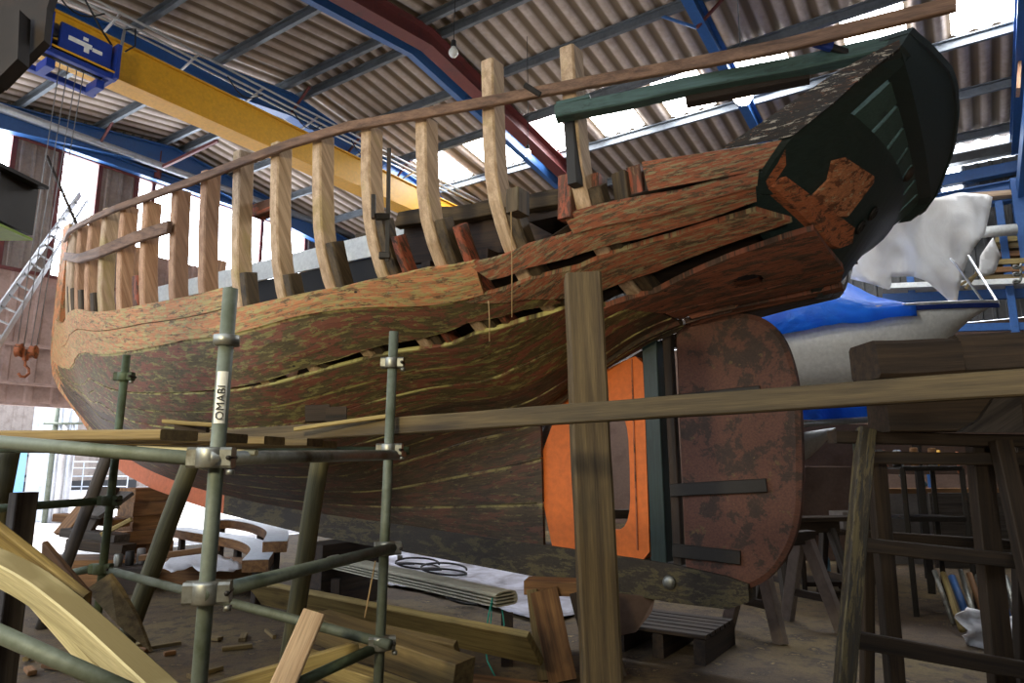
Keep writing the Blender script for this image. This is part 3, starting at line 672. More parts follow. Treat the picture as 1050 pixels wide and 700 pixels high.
def zarc(t): return 3.49-.05*max(0, -t)-.3*max(0, abs(t)-1.25)             # top of the closed lower board
rows = []
for i in range(13):
    s = i/12; row = []
    for j in range(25):
        u = -1+2*j/24
        zt = 3.5; w = None
        t = u*1.34; zb_ = None
        # lowest height at this t on the outline
        zz = [2.70, 2.76, 2.82, 2.9, 3.0, 3.1, 3.2, 3.35]; tt = [.03, .3, .55, .8, 1.02, 1.2, 1.33, 1.44]
        zb_ = float(np.interp(abs(t), tt, zz)); row.append((t, zb_+(zarc(t)-zb_)*s))
    rows.append(row)
lab(tpatch('transom', rows, .06, 'green_dk'), 'dark green transom board')
for k, tc in enumerate([-1.05, -.71, -.37, -.03, .31, .65, .99]):
    w_ = .145; rows = [[(tc-w_, zarc(tc)-.06+(3.78-zarc(tc))*i/6), (tc+w_, zarc(tc)-.06+(3.78-zarc(tc))*i/6)] for i in range(7)]
    lab(tpatch('transom_slat', rows, .05, 'green', -.07), 'sea green upright bulwark board')
def ztop(t): return float(np.interp(t, [-1.25, -1.1, -.72, -.16, .3, .6, 1.2, 1.5], [3.6, 3.72, 3.88, 3.94, 3.94, 3.91, 3.79, 3.72]))
rows = [[(-1.25+2.75*j/24, min(3.67, ztop(-1.25+2.75*j/24)-.04)*(1-i/2)+ztop(-1.25+2.75*j/24)*i/2) for j in range(25)] for i in range(3)]
lab(tpatch('taffrail', rows, .1, 'green_dk', .02), 'broad dark taffrail')
for s in (1,):
    rows = []
    for i in range(10):
        z = 3.12+(3.74-3.12)*i/9; h = half(z); rows.append([(s*h, z), (s*(h-.2), z+.03)])
    lab(tpatch('quarter_timber', rows, .09, 'green_dk', .03), 'dark quarter timber')
tpatch('rail_cap', [[(-1.25+2.77*j/24, ztop(-1.25+2.77*j/24)+.025*i) for j in range(25)] for i in range(2)], .16, 'green_dk', .035)
# bare patch and orange fashion timber on the transom, laid to the photograph's marks
def tpoly(name, px, th, mat, off):
    pts = [tz_inv(*p) for p in px]; verts = [TP(t, z, off) for t, z in pts]+[TP(t, z, off-th) for t, z in pts]; n = len(pts)
    f = [tuple(range(n)), tuple(reversed(range(n, 2*n)))]+[(i, i+n, (i+1) % n+n, (i+1) % n) for i in range(n)]
    return mesh(name, verts, f, mat, boat, frame=Matrix.Translation(verts[0]))
lab(tpoly('bare_patch', [(829, 205), (845, 185), (855, 165), (864, 160), (893, 182), (893, 188), (866, 225), (850, 222)], .03, 'peel_patch', .022), 'paint scraped to orange wood')
lab(tpoly('fashion_timber', [(784, 196), (797, 184), (866, 236), (865, 250), (853, 257), (842, 252)], .09, 'fashion', .06), 'thick orange stern timber')
lab(tpoly('fashion_timber', [(781, 190), (790, 165), (799, 155), (797, 170), (790, 187), (786, 194)], .06, 'fashion', .03), 'short orange stern timber')
for (cx_, cy_) in ((894, 218), (882, 231)):            # carved emblems of the stern
    t, z = tz_inv(cx_, cy_); p = TP(t, z, .005)
    lathe('carved_emblem', p, bw(-1, 0, -.74)-bw(0, 0, 0), [(.055, 0), (.05, .015), (.03, .02), (.028, .01), (.01, .012)], 'iron', boat, 12)
t, z = tz_inv(927, 178); lathe('carved_emblem', TP(t, z, .03), bw(-1, 0, -.74)-bw(0, 0, 0), [(.06, 0), (.05, .02), (.02, .03)], 'dark', boat, 12)
# oval hole of the counter, ringed
p0_ = hv(.92, 5.0, .018)
# --- ribs
def rib(name, a, q0, top_z, mat, side=1, w=.1, d=.14, inner=.02, da=0., q1=11., curve_in=.0):
    pts = []
    qs = np.linspace(q0, q1, 14)
    for q in qs:
        p = hv(a, q, -inner-d/2); pts.append(Vector(mirror(p) if side < 0 else p))
    if top_z:
        e = pts[-1]; t = (pts[-1]-pts[-2]).normalized(); L = top_z; pts.append(e+t*L)
    sc = [1]*len(pts)
    return sweep(name, pts, rect(d, w, .012), mat, boat, up=Vector(FW), jit=.005, scales=sc)
random.seed(11)
ribs = [  # station, extra length above the ribband, timber
 (1.62, .3, 'rib_new'), (2.22, .34, 'rib_new'), (2.78, -.02, 'rib_new'), (3.28, .0, 'rib_new'), (3.78, .05, 'rib_new'), (4.28, .1, 'rib_new'), (4.8, .16, 'rib_new'),
 (5.3, .1, 'rib_tan'), (5.8, .02, 'rib_tan'), (6.4, -.05, 'rib_tan'), (7.0, .05, 'rib_tan'), (7.7, .1, 'rib_new'), (8.5, .1, 'rib_tan'), (9.4, .06, 'rib_tan'), (10.3, .05, 'rib_new'), (11.2, .05, 'rib_new'), (12.1, .05, 'rib_new')]
for i, (a, ex, mt) in enumerate(ribs):
    rib('rib', a, 4.6 if a < 2.9 else 3.2, max(ex, .001), mt, w=.105, d=.15)
    if a < 5: lab(rib('old_rib', a-.1, 5.0, 0, 'rib_old', w=.09, d=.13, q1=[8.9, 9.3, 9.5, 9.7, 9.4, 8.9, 9.2][i % 7]), 'dark old rib stump')
for a in (2.56, 3.08): lab(rib('old_rib', a, 6.0, 0, 'rib_red', w=.07, d=.12, q1=9.3), 'red painted rib stump')
lab(rib('old_rib', 6.55, 7.0, 0, 'rib_red', w=.1, d=.14, q1=9.6), 'rib stump with an orange patch')
for a in (4.4, 5.2, 6.0, 6.8, 7.6, 8.4, 9.2, 10.0, 10.8, 11.6, 12.3):
    rib('rib', a, 6.5, .12, 'rib_tan' if a > 6 else 'rib_old', side=-1, w=.13, d=.15, q1=11 if a > 7 else 8.7)
for a in (8.1, 9.0, 9.9, 10.7, 11.5): lab(rib('old_rib', a, 7.0, 0, 'rib_old', w=.1, d=.12, q1=9.2), 'dark old rib stump')
# --- ribband, batten and rails
rb = [Vector(hv(a, 11, .035)) for a in (12.6, 11.8, 11, 10, 9, 8, 7, 6, 5.4, 4.6, 4, 3.4, 2.8, 2.2, 1.5, .9)]
rb += [P(800, 48, 3.45), P(890, 26, 3.2), P(980, 4, 2.98)]
lab(sweep('ribband', rb, rect(.04, .075, .006), 'batten', boat, jit=.003), 'long curved timber batten tying the rib tops')
b2 = [Vector(hv(a, q, .03)) for a, q in ((11.2, 10.3), (10.6, 10.28), (10, 10.25), (8.6, 10.15), (7.4, 10.2), (6.4, 10.35), (5.75, 10.4))]
lab(sweep('ribband', b2, rect(.045, .12, .006), 'batten', boat, jit=.003), 'shorter lower batten on the bow ribs')
rail = [P(570, 117, 4.0), P(640, 104, 3.9), P(700, 90, 3.8), P(760, 79, 3.68), P(820, 68, 3.55), P(875, 56, 3.42), P(922, 46, 3.34)]
lab(sweep('bulwark_rail', rail, rect(.1, .085, .008), 'green', boat, jit=.003), 'green painted bulwark rail')
lab(bar('bulwark_rail', P(704, 101, 3.86), P(830, 76, 3.6), .09, .09, 'dark', boat), 'dark rail doubling piece')
lab(bar('rail_scrap', P(571, 110, 4.05), P(606, 102, 4.0), .1, .03, 'green', boat), 'splintered green rail end')
lab(bar('bulwark_stanchion', P(586, 120, 4.1), P(590, 190, 4.1), .09, .07, 'blackpeel', boat, up=Vector(FW)), 'black flaking stanchion')
for (x0, y0, x1, y1, w_, mt) in ((583, 182, 583, 222, .12, 'rib_red'), (611, 182, 612, 215, .14, 'rib_red'), (636, 178, 640, 205, .08, 'rib_old'), (651, 172, 655, 200, .08, 'rib_red'), (531, 196, 531, 216, .14, 'rib_old'), (667, 176, 668, 196, .09, 'grey_tim')):
    bar('bulwark_stump', P(x0, y0, 4.25), P(x1, y1+4, 4.25), w_, .1, mt, boat, up=Vector(FW))
# --- inside: coaming, dark deckhouse side, deck beams, carlins
slab_o = slab('coaming', [bw(10.4, .2, 4.05), bw(4.5, .25, 3.98), bw(4.5, .25, 3.72), bw(10.4, .2, 3.82)], .03, NH, 'white', boat); lab(slab_o, 'white painted board inside the hull')
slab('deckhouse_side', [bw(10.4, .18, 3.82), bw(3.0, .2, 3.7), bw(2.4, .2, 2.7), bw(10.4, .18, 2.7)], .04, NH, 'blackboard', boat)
lab(bar('carlin', bw(5.6, -.1, 4.12), bw(2.2, -.2, 3.66), .12, .14, 'rib_old', boat, jit=.02), 'ragged old carlin')
lab(bar('carlin', bw(5.2, -.3, 3.9), bw(2.6, -.3, 3.6), .08, .2, 'rib_red', boat), 'red painted inner board')
for a in (1.0, 1.6, 2.2, 2.8, 3.4): bar('deck_beam', bw(a, 1.15, 3.12), bw(a, -1.15, 3.12), .1, .12, 'interior', boat, jit=.008)
slab('deck_remnant', [bw(.4, 1.2, 3.3), bw(2.2, 1.4, 3.25), bw(2.2, -1.4, 3.25), bw(.4, -1.3, 3.3)], .04, -UP, 'dark', boat)
lab(bar('carlin', P(410, 226, 5.7), P(590, 203, 5.0), .1, .13, 'rib_old', boat, jit=.03), 'ragged dark carlin along the aft deck')
bar('inner_bulwark', P(415, 252, 5.8), P(600, 228, 5.05), .05, .36, 'interior', boat)
lab(bar('loose_block', bw(4.85, 1.8, 3.72), bw(4.5, 1.8, 3.72), .12, .12, 'rib_red', boat), 'red block between two ribs')
# --- twine hanging from the planks
for (x, y0, y1, Y) in ((524, 217, 325, 4.05), (501, 308, 350, 4.2)): tube('hanging_twine', [P(x, y0, Y), P(x+1, (y0+y1)/2, Y), P(x+1, y1, Y)], .0035, 'string', boat, 5)
# ------------------------------------------------------------------ overhead crane, hoist, lamps
def ext0(p0, p1, z=0.):
    """carry the line p0-p1 on down to height z."""
    p0 = Vector(p0); p1 = Vector(p1); return p0+(p1-p0)*((p0.z-z)/(p0.z-p1.z))
cr = thing('overhead_crane', 'yellow travelling crane girder spanning the shed under the roof', 'crane', S(9.9, 8, 6.9))
sweep('girder', [S(9.9, -.8, 7.21), S(9.9, 15.4, 7.21)], rect(.26, .56, .004), 'yellow', cr)
sweep('flange', [S(9.9, -.8, 6.915), S(9.9, 15.4, 6.915)], rect(.4, .03, .004), 'yellow', cr)
sweep('flange', [S(9.9, -.8, 7.505), S(9.9, 15.4, 7.505)], rect(.34, .03, .004), 'yellow', cr)
sweep('walkway_beam', [S(10.45, -.8, 7.72), S(10.45, 15.2, 7.72)], rect(.12, .42, .004), 'blue_pale', cr)
for (m_, z, r) in ((9.62, 7.86, .02), (9.62, 7.74, .02), (10.2, 8.02, .018)): tube('cable_rail', [S(m_, -.8, z), S(m_, 15, z)], r, 'alu', cr, 8)
for n in (1.6, 4.2, 5.4, 6.6, 7.8, 9.2, 10.6): bar('rail_bracket', S(9.62, n, 7.86), S(10.3, n, 7.7), .035, .035, 'alu', cr, jit=0)
for k, n in enumerate((2.2, 3.3, 5.9, 7.2, 8.6)):
    pts = [S(9.62, n+d, 7.74-.22*math.sin(math.pi*(d/.7))) for d in np.linspace(0, .7, 8)]; tube('festoon_cable', pts, .011, 'black', cr, 6)
# end carriages resting on their runway beams
for n in (-.3, 15.1): bar('end_carriage', S(9.0, n, 6.76), S(10.9, n, 6.76), .2, .26, 'yellow', cr, jit=0)
for n in (-.3, 15.1): trim(sweep('beam', [S(-6.5, n, 6.43), S(15.2, n, 6.43)], isec(.2, .4), 'blue'))
h0 = S(9.45, 3.6, 6.83)
ho = thing('electric_hoist', 'blue electric wire rope hoist hanging on the yellow crane girder', 'hoist', h0)
def hb(name, dm, dn, dz, lm, ln, lz, mat, parent=ho): return bar(name, h0-FW*0+FW*(dm)+NH*(dn-ln/2)+UP*dz, h0+FW*dm+NH*(dn+ln/2)+UP*dz, lm, lz, mat, parent, jit=0, c=.012)
hb('cover', -.28, .02, .02, .06, .62, .36, 'hoist'); 
hb('side_frame', -.12, -.42, .0, .5, .05, .5, 'hoist'); hb('side_frame', -.12, .40, -.02, .5, .05, .5, 'hoist')
hb('lower_beam', -.26, 0, -.24, .1, .86, .07, 'hoist'); hb('lower_beam', .3, 0, -.28, .1, .86, .08, 'hoist')
hb('rope_guide', -.34, 0, -.19, .02, .8, .025, 'yellow')
tube('drum', [h0+NH*-.36+UP*-.06, h0+NH*.36+UP*-.06], .13, 'iron', ho, 18)
tube('motor', [h0+NH*-.72+UP*.0-FW*.1, h0+NH*-.44+UP*.0-FW*.1], .15, 'hoist', ho, 12)
lathe('motor_cap', h0+NH*-.74-FW*.1, NH, [(.08, -.03), (.14, 0), (.15, .05)], 'iron', ho)
for dn in (-.3, .3):
    for dm in (-.16, .12): lathe('wheel', h0+FW*dm+NH*dn+UP*.12, FW, [(.07, -.03), (.09, -.02), (.09, .02), (.07, .03)], 'zinc', ho)
    hb('foot', .0, dn, -.33, .3, .1, .12, 'hoist')
# plain white marks of the maker's plate
lg = hb('plate_mark', -.315, -.06, .02, .012, .28, .06, 'white'); hb('plate_mark', -.315, .02, -.035, .012, .06, .09, 'white'); hb('plate_mark', -.315, .15, .0, .012, .12, .05, 'white')
hb('plate_mark', -.315, .0, .1, .012, .06, .045, 'white')
tube('control_mast', [h0+NH*.42-FW*.3+UP*-.15, h0+NH*.46-FW*.3+UP*.5], .02, 'alu', ho, 8)
tube('power_cable', [h0+NH*.46-FW*.3+UP*.5, h0+NH*.6-FW*.3+UP*.6, h0+NH*.62-FW*.3+UP*.35, h0+NH*.5-FW*.3+UP*.2], .012, 'black', ho, 6)
tube('power_cable', [S(9.62, 3.2, 7.9), S(9.3, 3.5, 7.7), S(9.15, 3.75, 7.2), S(9.2, 3.95, 7.05)], .014, 'black', ho, 6)
hk = P(27, 360, 8.69)
for dx in (-.12, -.04, .05, .12): tube('wire_rope', [h0+NH*(dx*1.2)+UP*-.15, hk+NH*dx*.9+UP*.05], .006, 'rope', ho, 5)
hkb = thing('crane_hook', 'orange twin sheave hook block hanging on the hoist ropes', 'hook', hk)
for s in (-1, 1): lathe('sheave', hk+NH*s*.08, NH-FW*.9, [(.03, -.035), (.09, -.03), (.075, 0), (.09, .03), (.03, .035)], 'fashion', hkb)
bar('yoke', hk+UP*.02, hk-UP*.12, .07, .05, 'fashion', hkb, jit=0)
hp_ = [hk-UP*.12, hk-UP*.18, hk-UP*.22+NH*.05, hk-UP*.28+NH*.06, hk-UP*.33+NH*.02, hk-UP*.33-NH*.03, hk-UP*.29-NH*.06]
tube('hook', hp_, .018, 'fashion', hkb, 8, up=FW)
# near steelwork at the top corner and a black box lamp on the same post
trim(bar('post', P(-75, 300, 3.2)*1, Vector((P(-75, 300, 3.2).x, 3.2, 8)), .25, .25, 'bracket', jit=0, up=FW))
o = bpy.data.objects['trim_%d' % (tn-1)]
trim(bar('post', Vector((P(-75, 300, 3.2).x, 3.2, 0)), P(-75, 300, 3.2), .25, .25, 'bracket', jit=0, up=FW))
trim(slab('bracket', [P(-80, 140, 3.1), P(3, 84, 3.1), P(45, 41, 3.1), P(48, 8, 3.1), P(57, -20, 3.1), P(-80, -20, 3.1)], .05, Vector((0, 1, 0)), 'bracket'))
trim(slab('bracket', [P(-6, 84, 3.0), P(18, 60, 3.0), P(20, 10, 3.0), P(14, 10, 3.0), P(12, 54, 3.0), P(-12, 78, 3.0)], .08, Vector((0, 1, 0)), 'bracket'))
bl = thing('box_lamp', 'black box shaped heater lamp fixed high on the near steel post', 'lamp', P(8, 206, 3.6))
bar('housing', P(-40, 208, 3.7), P(18, 208, 3.7), .3, .29, 'black', bl, jit=0); bar('lid', P(-40, 179, 3.7), P(26, 181, 3.65), .34, .02, 'black', bl, jit=0)
bar('lens', P(-36, 238, 3.7), P(17, 238, 3.7), .26, .015, 'lime', bl, jit=0); bar('bracket_arm', P(-75, 208, 3.4), P(-38, 208, 3.7), .05, .05, 'black', bl, jit=0)
# bulbs
def bulb(px, py, Y, r, label, lit, ztop=None, watt=60):
    c = P(px, py, Y); n = c.x*.559+c.y*.829; zt = roofz(n)-.05 if ztop is None else ztop
    t = thing('hanging_bulb', label, 'light bulb', c+UP*r*3, 'bare bulbs hanging from the roof')
    tube('cord', [c+UP*(r*2.5), Vector((c.x+.01, c.y, (c.z+zt)/2)), Vector((c.x, c.y, zt))], .006, 'black', t, 5)
    lathe('socket', c+UP*r*1.1, UP, [(r*.5, 0), (r*.55, r*.3), (r*.5, r*1.4), (r*.2, r*1.7)], 'black', t)
    prof = [(r*.05, -r), (r*.6, -r*.82), (r*.95, -r*.3), (r, 0), (r*.9, r*.45), (r*.6, r*.9), (r*.5, r*1.2)]
    lathe('glass', c, UP, prof, 'bulb' if lit else 'glass', t)
    return c
B1 = bulb(465, 54, 8.6, .07, 'clear unlit bulb beside the dark red rafter', False)
B2 = bulb(541, 157, 10.8, .055, 'small lit bulb just left of a tall rib top', True)
B3 = bulb(762, 98, 6.6, .1, 'large glaring bulb just under the green bulwark rail', True)
# ladder leaning on the gable wall behind the bow
a0 = P(-40, 372, 10.6); a1 = P(82, 199, 13.6); b0 = P(-30, 400, 10.5); b1 = P(90, 206, 13.5)
a0 = ext0(a1, a0); b0 = ext0(b1, b0)
ld = thing('ladder', 'aluminium ladder leaning behind the bow of the boat', 'ladder', (a0+b0)/2)
ln_ = Vector((1, .2, 0)).cross((a1-a0).normalized()).normalized()
bar('rail', a0, a1, .035, .13, 'alu', ld, jit=0, up=UP); bar('rail', b0, b1, .035, .1, 'alu', ld, jit=0, up=UP)
L = (a1-a0).length; k = int(L/.3)
for i in range(1, k):
    p = a0.lerp(a1, i/k); q = b0.lerp(b1, i/k); d = (p-q).normalized(); tube('rung', [q, p+d*.02], .018, 'black' if False else 'alu', ld, 8); lathe('rung_socket', p, (a1-a0).cross(UP).cross(a1-a0).normalized() if False else Vector((.2, -1, 0)), [(.026, .012), (.026, .026), (.01, .03)], 'black', ld, 8)
tube('lashed_rod', [P(48, 160, 10.6), P(82, 238, 10.4)], .024, 'dark', boat, k=8)
# ------------------------------------------------------------------ beyond the doorway
for i, (x, w_, mt, l) in enumerate(((57, 6, 'galv', 'leftmost grey'), (62, 5, 'silver', 'thin silver'), (68, 8, 'alu', 'fat bright'), (76, 6, 'silver', 'rightmost silver'))):
    p = P(x, 440, 17.5); r = w_*.5*17.5/700
    tag(tube('standing_pipe', [Vector((p.x, p.y, 0)), Vector((p.x, p.y, 3.0-.05*i))], r, mt), l+' pipe standing in the yard beyond the bow', 'pipe', 'pipes standing beyond the doorway')
tag(tube('grey_rail', [P(45, 434, 17.4), P(85, 434, 17.4)], .03, 'galv', k=8), 'low horizontal rail in front of the standing pipes', 'rail')
tag(box('sheet_stack', Vector((P(46, 448, 17.9).x, 17.9, 1.48)), (1, 0, 0), (.5, .3, 2.96), 'silver'), 'pale upright cabinet beside the standing pipes', 'cabinet')
yb = PZ(15, 508); tag(bar('blue_post', yb, yb+UP*2.9, .45, .4, 'blue_pale', up=FW, jit=0), 'blue steel post in the yard', 'post')
mc = PZ(53, 509); mt_ = thing('vacuum_machine', 'orange workshop machine on wheels in the bright yard', 'machine', mc)
lathe('drum', mc+UP*.2, UP, [(.42, 0), (.46, .1), (.46, .62), (.4, .7)], 'orange_mach', mt_); lathe('lid', mc+UP*.9, UP, [(.4, 0), (.36, .16), (.2, .24), (.04, .26)], 'black', mt_)
for dx in (-.42, .42): lathe('wheel', mc+Vector((dx, -.2, .14)), (1, 0, 0), [(.05, -.05), (.14, -.04), (.14, .04), (.05, .05)], 'black', mt_)
tube('push_handle', [mc+Vector((-.3, .2, .9)), mc+Vector((-.4, .3, 1.5)), mc+Vector((.3, .3, 1.5)), mc+Vector((.3, .2, .9))], .03, 'galv', mt_, 6)
fz = PZ(85, 505)
fg = thing('yard_barrier', 'grey metal grid barrier across the yard', 'barrier', fz)
for k in range(6): bar('upright', fz+Vector((-1.6+k*.75, 0, 0)), fz+Vector((-1.6+k*.75, 0, 1.5)), .05, .05, 'silver', fg, jit=0, up=FW)
for z in (.3, .8, 1.2, 1.5): bar('crossbar', fz+Vector((-1.6, 0, z)), fz+Vector((2.15, 0, z)), .05, .05, 'silver', fg, jit=0)
gz = PZ(40, 503.4)
gd = thing('yard_gate', 'dark sheeted gate with crossed braces beyond the orange machine', 'gate', gz)
bar('panel', gz-NH*3.2+UP*1.3+FW*.3, gz+NH*2.4+UP*1.3+FW*.3, .05, 2.6, 'clad', gd, jit=0)
for s in (-1, 1): bar('brace', gz-NH*1.6+UP*(1.3-s*1.2)+FW*.15, gz+NH*1.8+UP*(1.3+s*1.2)+FW*.15, .06, .1, 'black', gd, jit=0)
bar('kickboard', gz-NH*3.2+UP*.25, gz+NH*5+UP*.25, .05, .5, 'black', gd, jit=0)
pc = PZ(24, 523); pt = thing('yard_pallet', 'pallet of pale odds and ends at the doorway', 'pallet', pc)
for k in range(5): bar('deck_board', pc+Vector((-.7, -.4+k*.2, .14)), pc+Vector((.7, -.4+k*.2, .14)), .14, .03, 'grey_tim', pt)
for k in range(3): bar('runner', pc+Vector((-.6+k*.6, -.5, .06)), pc+Vector((-.6+k*.6, .5, .06)), .1, .12, 'grey_tim', pt)
tag(box('crate', pc+Vector((-.25, 0, .29)), (1, .1, 0), (.6, .5, .26), 'card'), 'pale crate on the yard pallet, left one', 'crate')
tag(box('paint_tin', pc+Vector((.35, 0, .26)), (1, -.2, 0), (.4, .3, .2), 'orange_mach'), 'small orange case on the yard pallet', 'case')
# pale layer behind the keel, imitating daylight on the floor
def cloth(name, poly_px, to3d, mat, thick=.004, amp=.05, step=9, parent=None, freq=1.5):
    """a crumpled sheet filling an outline; to3d maps a mark to its place."""
    xs = [p[0] for p in poly_px]; ys = [p[1] for p in poly_px]; W_ = int((max(xs)-min(xs))/step)+2; H_ = int((max(ys)-min(ys))/step)+2
    def inside(x, y):
        c = False; n = len(poly_px); j = n-1
        for i in range(n):
            xi, yi = poly_px[i]; xj, yj = poly_px[j]
            if (yi > y) != (yj > y) and x < (xj-xi)*(y-yi)/(yj-yi)+xi: c = not c
            j = i
        return c
    def snap(x, y):          # pull outside vertices onto the outline
        best = None; n = len(poly_px)
        for i in range(n):
            (x1, y1), (x2, y2) = poly_px[i], poly_px[(i+1) % n]; dx, dy = x2-x1, y2-y1; t = max(0, min(1, ((x-x1)*dx+(y-y1)*dy)/(dx*dx+dy*dy+1e-9)))
            qx, qy = x1+t*dx, y1+t*dy; d = (qx-x)**2+(qy-y)**2
            if best is None or d < best[0]: best = (d, qx, qy)
        return best[1], best[2]
    idx = {}; verts = []; faces = []; keep = set()
    for i in range(W_-1):
        for j in range(H_-1):
            if inside(min(xs)+(i+.5)*step, min(ys)+(j+.5)*step): keep.add((i, j))
    for (i, j) in sorted(keep):
        f = []
        for (a, b_) in ((i, j), (i+1, j), (i+1, j+1), (i, j+1)):
            if (a, b_) not in idx:
                x, y = min(xs)+a*step, min(ys)+b_*step
                nb = sum(((a-da, b_-db) in keep) for da in (0, 1) for db in (0, 1))
                if nb < 4 or not inside(x, y): x, y = snap(x, y)
                idx[(a, b_)] = len(verts); verts.append(to3d(x, y, amp, freq))
            f.append(idx[(a, b_)])
        faces.append(tuple(f))
    o = mesh(name, verts, faces, mat, parent, smooth=True, frame=Matrix.Translation(Vector(verts[0])))
    s = o.modifiers.new('thickness', 'SOLIDIFY'); s.thickness = thick; return o
def on_floor(z0):
    def f(x, y, amp, fr):
        p = PZ(x, y, z0); p.z += amp*abs(noise.noise(p*fr*2))+amp*.4*abs(noise.noise(p*fr*7)); return p
    return f
tag(cloth('floor_light_patch', [(330, 560), (420, 560), (600, 585), (610, 605), (590, 630), (560, 640), (500, 622), (430, 605), (340, 592)], on_floor(.02), 'floor_light', .004, .05, 4), 'pale speckled layer standing in for daylight on the floor behind the keel', 'sheet')  # added layer whose pale colour imitates light raking over the floor
# ------------------------------------------------------------------ right background: second boat, polythene, rack, workshop clutter
wb0 = P(735, 352, 10.0); wb1 = P(1024, 313, 8.3); ax = (wb1-wb0); Lb = ax.length; ax.normalize(); side = Vector((ax.y, -ax.x, 0)).normalized()
wbt = thing('white_dinghy', 'white hulled boat with a navy stripe beyond the rudder', 'boat', wb0.lerp(wb1, .5)-UP*1.)
def hullmesh():
    NS, NK = 28, 13; verts = []
    for i in range(NS):
        s = i/(NS-1); w_ = .85*(1-max(0, (s-.35)/.65)**2.2)*(1-.25*max(0, (.35-s)/.35)**2)+.01; dep = .95*(1-max(0, (s-.45)/.55)**2.6)+.03
        c = wb0.lerp(wb1, s)
        for j in range(NK):
            u = -1+2*j/(NK-1); t = u*math.pi/2; verts.append(c+side*w_*math.sin(t)*(1 if abs(u) == 1 else abs(math.sin(t))**-.15 if abs(math.sin(t)) > .01 else 1)-UP*dep*math.cos(t)**.8+ax*(-.35*math.cos(t)*max(0, (s-.6)/.4)))
    f = [(i*NK+j, i*NK+j+1, (i+1)*NK+j+1, (i+1)*NK+j) for i in range(NS-1) for j in range(NK-1)]
    f.append(tuple(range(NK))); f += [(i*NK, (i+1)*NK, (i+1)*NK+NK-1, i*NK+NK-1) for i in range(NS-1)]
    return mesh('hull', verts, f, 'boatwhite', wbt, smooth=True, frame=Matrix.Translation(wb0))
hullmesh()
st = [wb0.lerp(wb1, s)+side*(.86*(1-max(0, (s-.35)/.65)**2.2)*(1-.25*max(0, (.35-s)/.35)**2)+.012) for s in [i/24 for i in range(25)]]
sweep('stripe', [p+UP*.0 for p in st], rect(.02, .06, .004), 'navy', wbt); sweep('toe_rail', [p+UP*.05 for p in st], rect(.03, .03, .004), 'alu', wbt)
tube('bow_rail', [wb1-ax*.12, wb1-ax*.4+UP*.62, wb1-ax*.45+UP*.7], .015, 'alu', wbt, 8)
for s in (.25, .7):
    c = wb0.lerp(wb1, s); tt = thing('boat_cradle', 'steel cradle standing under the white boat, %s' % ('stern end' if s < .5 else 'bow end'), 'cradle', Vector((c.x, c.y, 0)), 'cradles under the white boat')
    for k in (-1, 1): bar('leg', Vector((c.x, c.y, 0))+side*k*.6, c+side*k*.45-UP*.8, .08, .08, 'iron', tt, jit=0, up=FW)
    bar('crossbar', Vector((c.x, c.y, c.z-.98))-side*.6, Vector((c.x, c.y, c.z-.98))+side*.6, .08, .08, 'blue', tt, jit=0)
def tarp_mesh():
    NS, NK = 26, 12; verts = []
    for i in range(NS):
        s = i/(NS-1)*.74; c = wb0.lerp(wb1, s); w_ = .9*(1-max(0, (s-.35)/.65)**2.2)+.05; hgt = .78*(1-max(0, (s-.42)/.32)) if s > .42 else .78
        hgt = max(hgt, .06)
        for j in range(NK+1):
            u = -1+2*j/NK; p = c+side*w_*max(-1, min(1, u*1.12))+UP*(hgt*(1-abs(u)**1.3)+.06-(.3-.2*s)*(abs(u) > .9)); nv = noise.noise(p*2.2)*.05+noise.noise(p*6)*.02
            verts.append(p+UP*nv+side*nv*.6)
    f = [(i*(NK+1)+j, i*(NK+1)+j+1, (i+1)*(NK+1)+j+1, (i+1)*(NK+1)+j) for i in range(NS-1) for j in range(NK)]
    o = mesh('boat_cover', verts, f, 'tarp', smooth=True, frame=Matrix.Translation(wb0)); s = o.modifiers.new('thickness', 'SOLIDIFY'); s.thickness = .006; return o
tag(tarp_mesh(), 'bright blue tarpaulin tented over the white boat', 'tarpaulin')
def hang(Y, amp0=1.):
    def f(x, y, amp, fr):
        p = P(x, y, Y); n1 = noise.noise(Vector((p.x*fr, p.z*fr*.6, 3)))+.5*noise.noise(Vector((p.x*fr*3, p.z*fr*2, 9))); d = (p-Vector((0, 0, EYE))).normalized(); return p+d*amp*n1
    return f
tag(cloth('hanging_sheet', [(816, 378), (894, 378), (894, 432), (816, 430)], hang(10.4), 'tarp', .006, .12, 5), 'blue tarpaulin hanging low behind the rudder', 'tarpaulin')
tag(cloth('polythene_sheet', [(872, 286), (880, 250), (890, 225), (920, 201), (960, 203), (985, 197), (1018, 200), (1014, 222), (1010, 240), (997, 256), (988, 278), (983, 298), (981, 316), (966, 302), (950, 288), (935, 283), (914, 284), (914, 298), (890, 290)], hang(9.9), 'sheet', .004, .25, 5), 'torn milky polythene sheet hanging beyond the stern', 'sheet')
tag(tube('silver_pole', [P(800, 436, 9.8), P(893, 430, 9.6)], .045, 'silver'), 'silver pole lying level below the low blue tarpaulin', 'pole')
tag(box('pole_stand', Vector((P(880, 432, 9.65).x, 9.75, .94)), UP, (1.88, .08, .08), 'galv'), 'slim grey stand under the silver pole', 'stand')
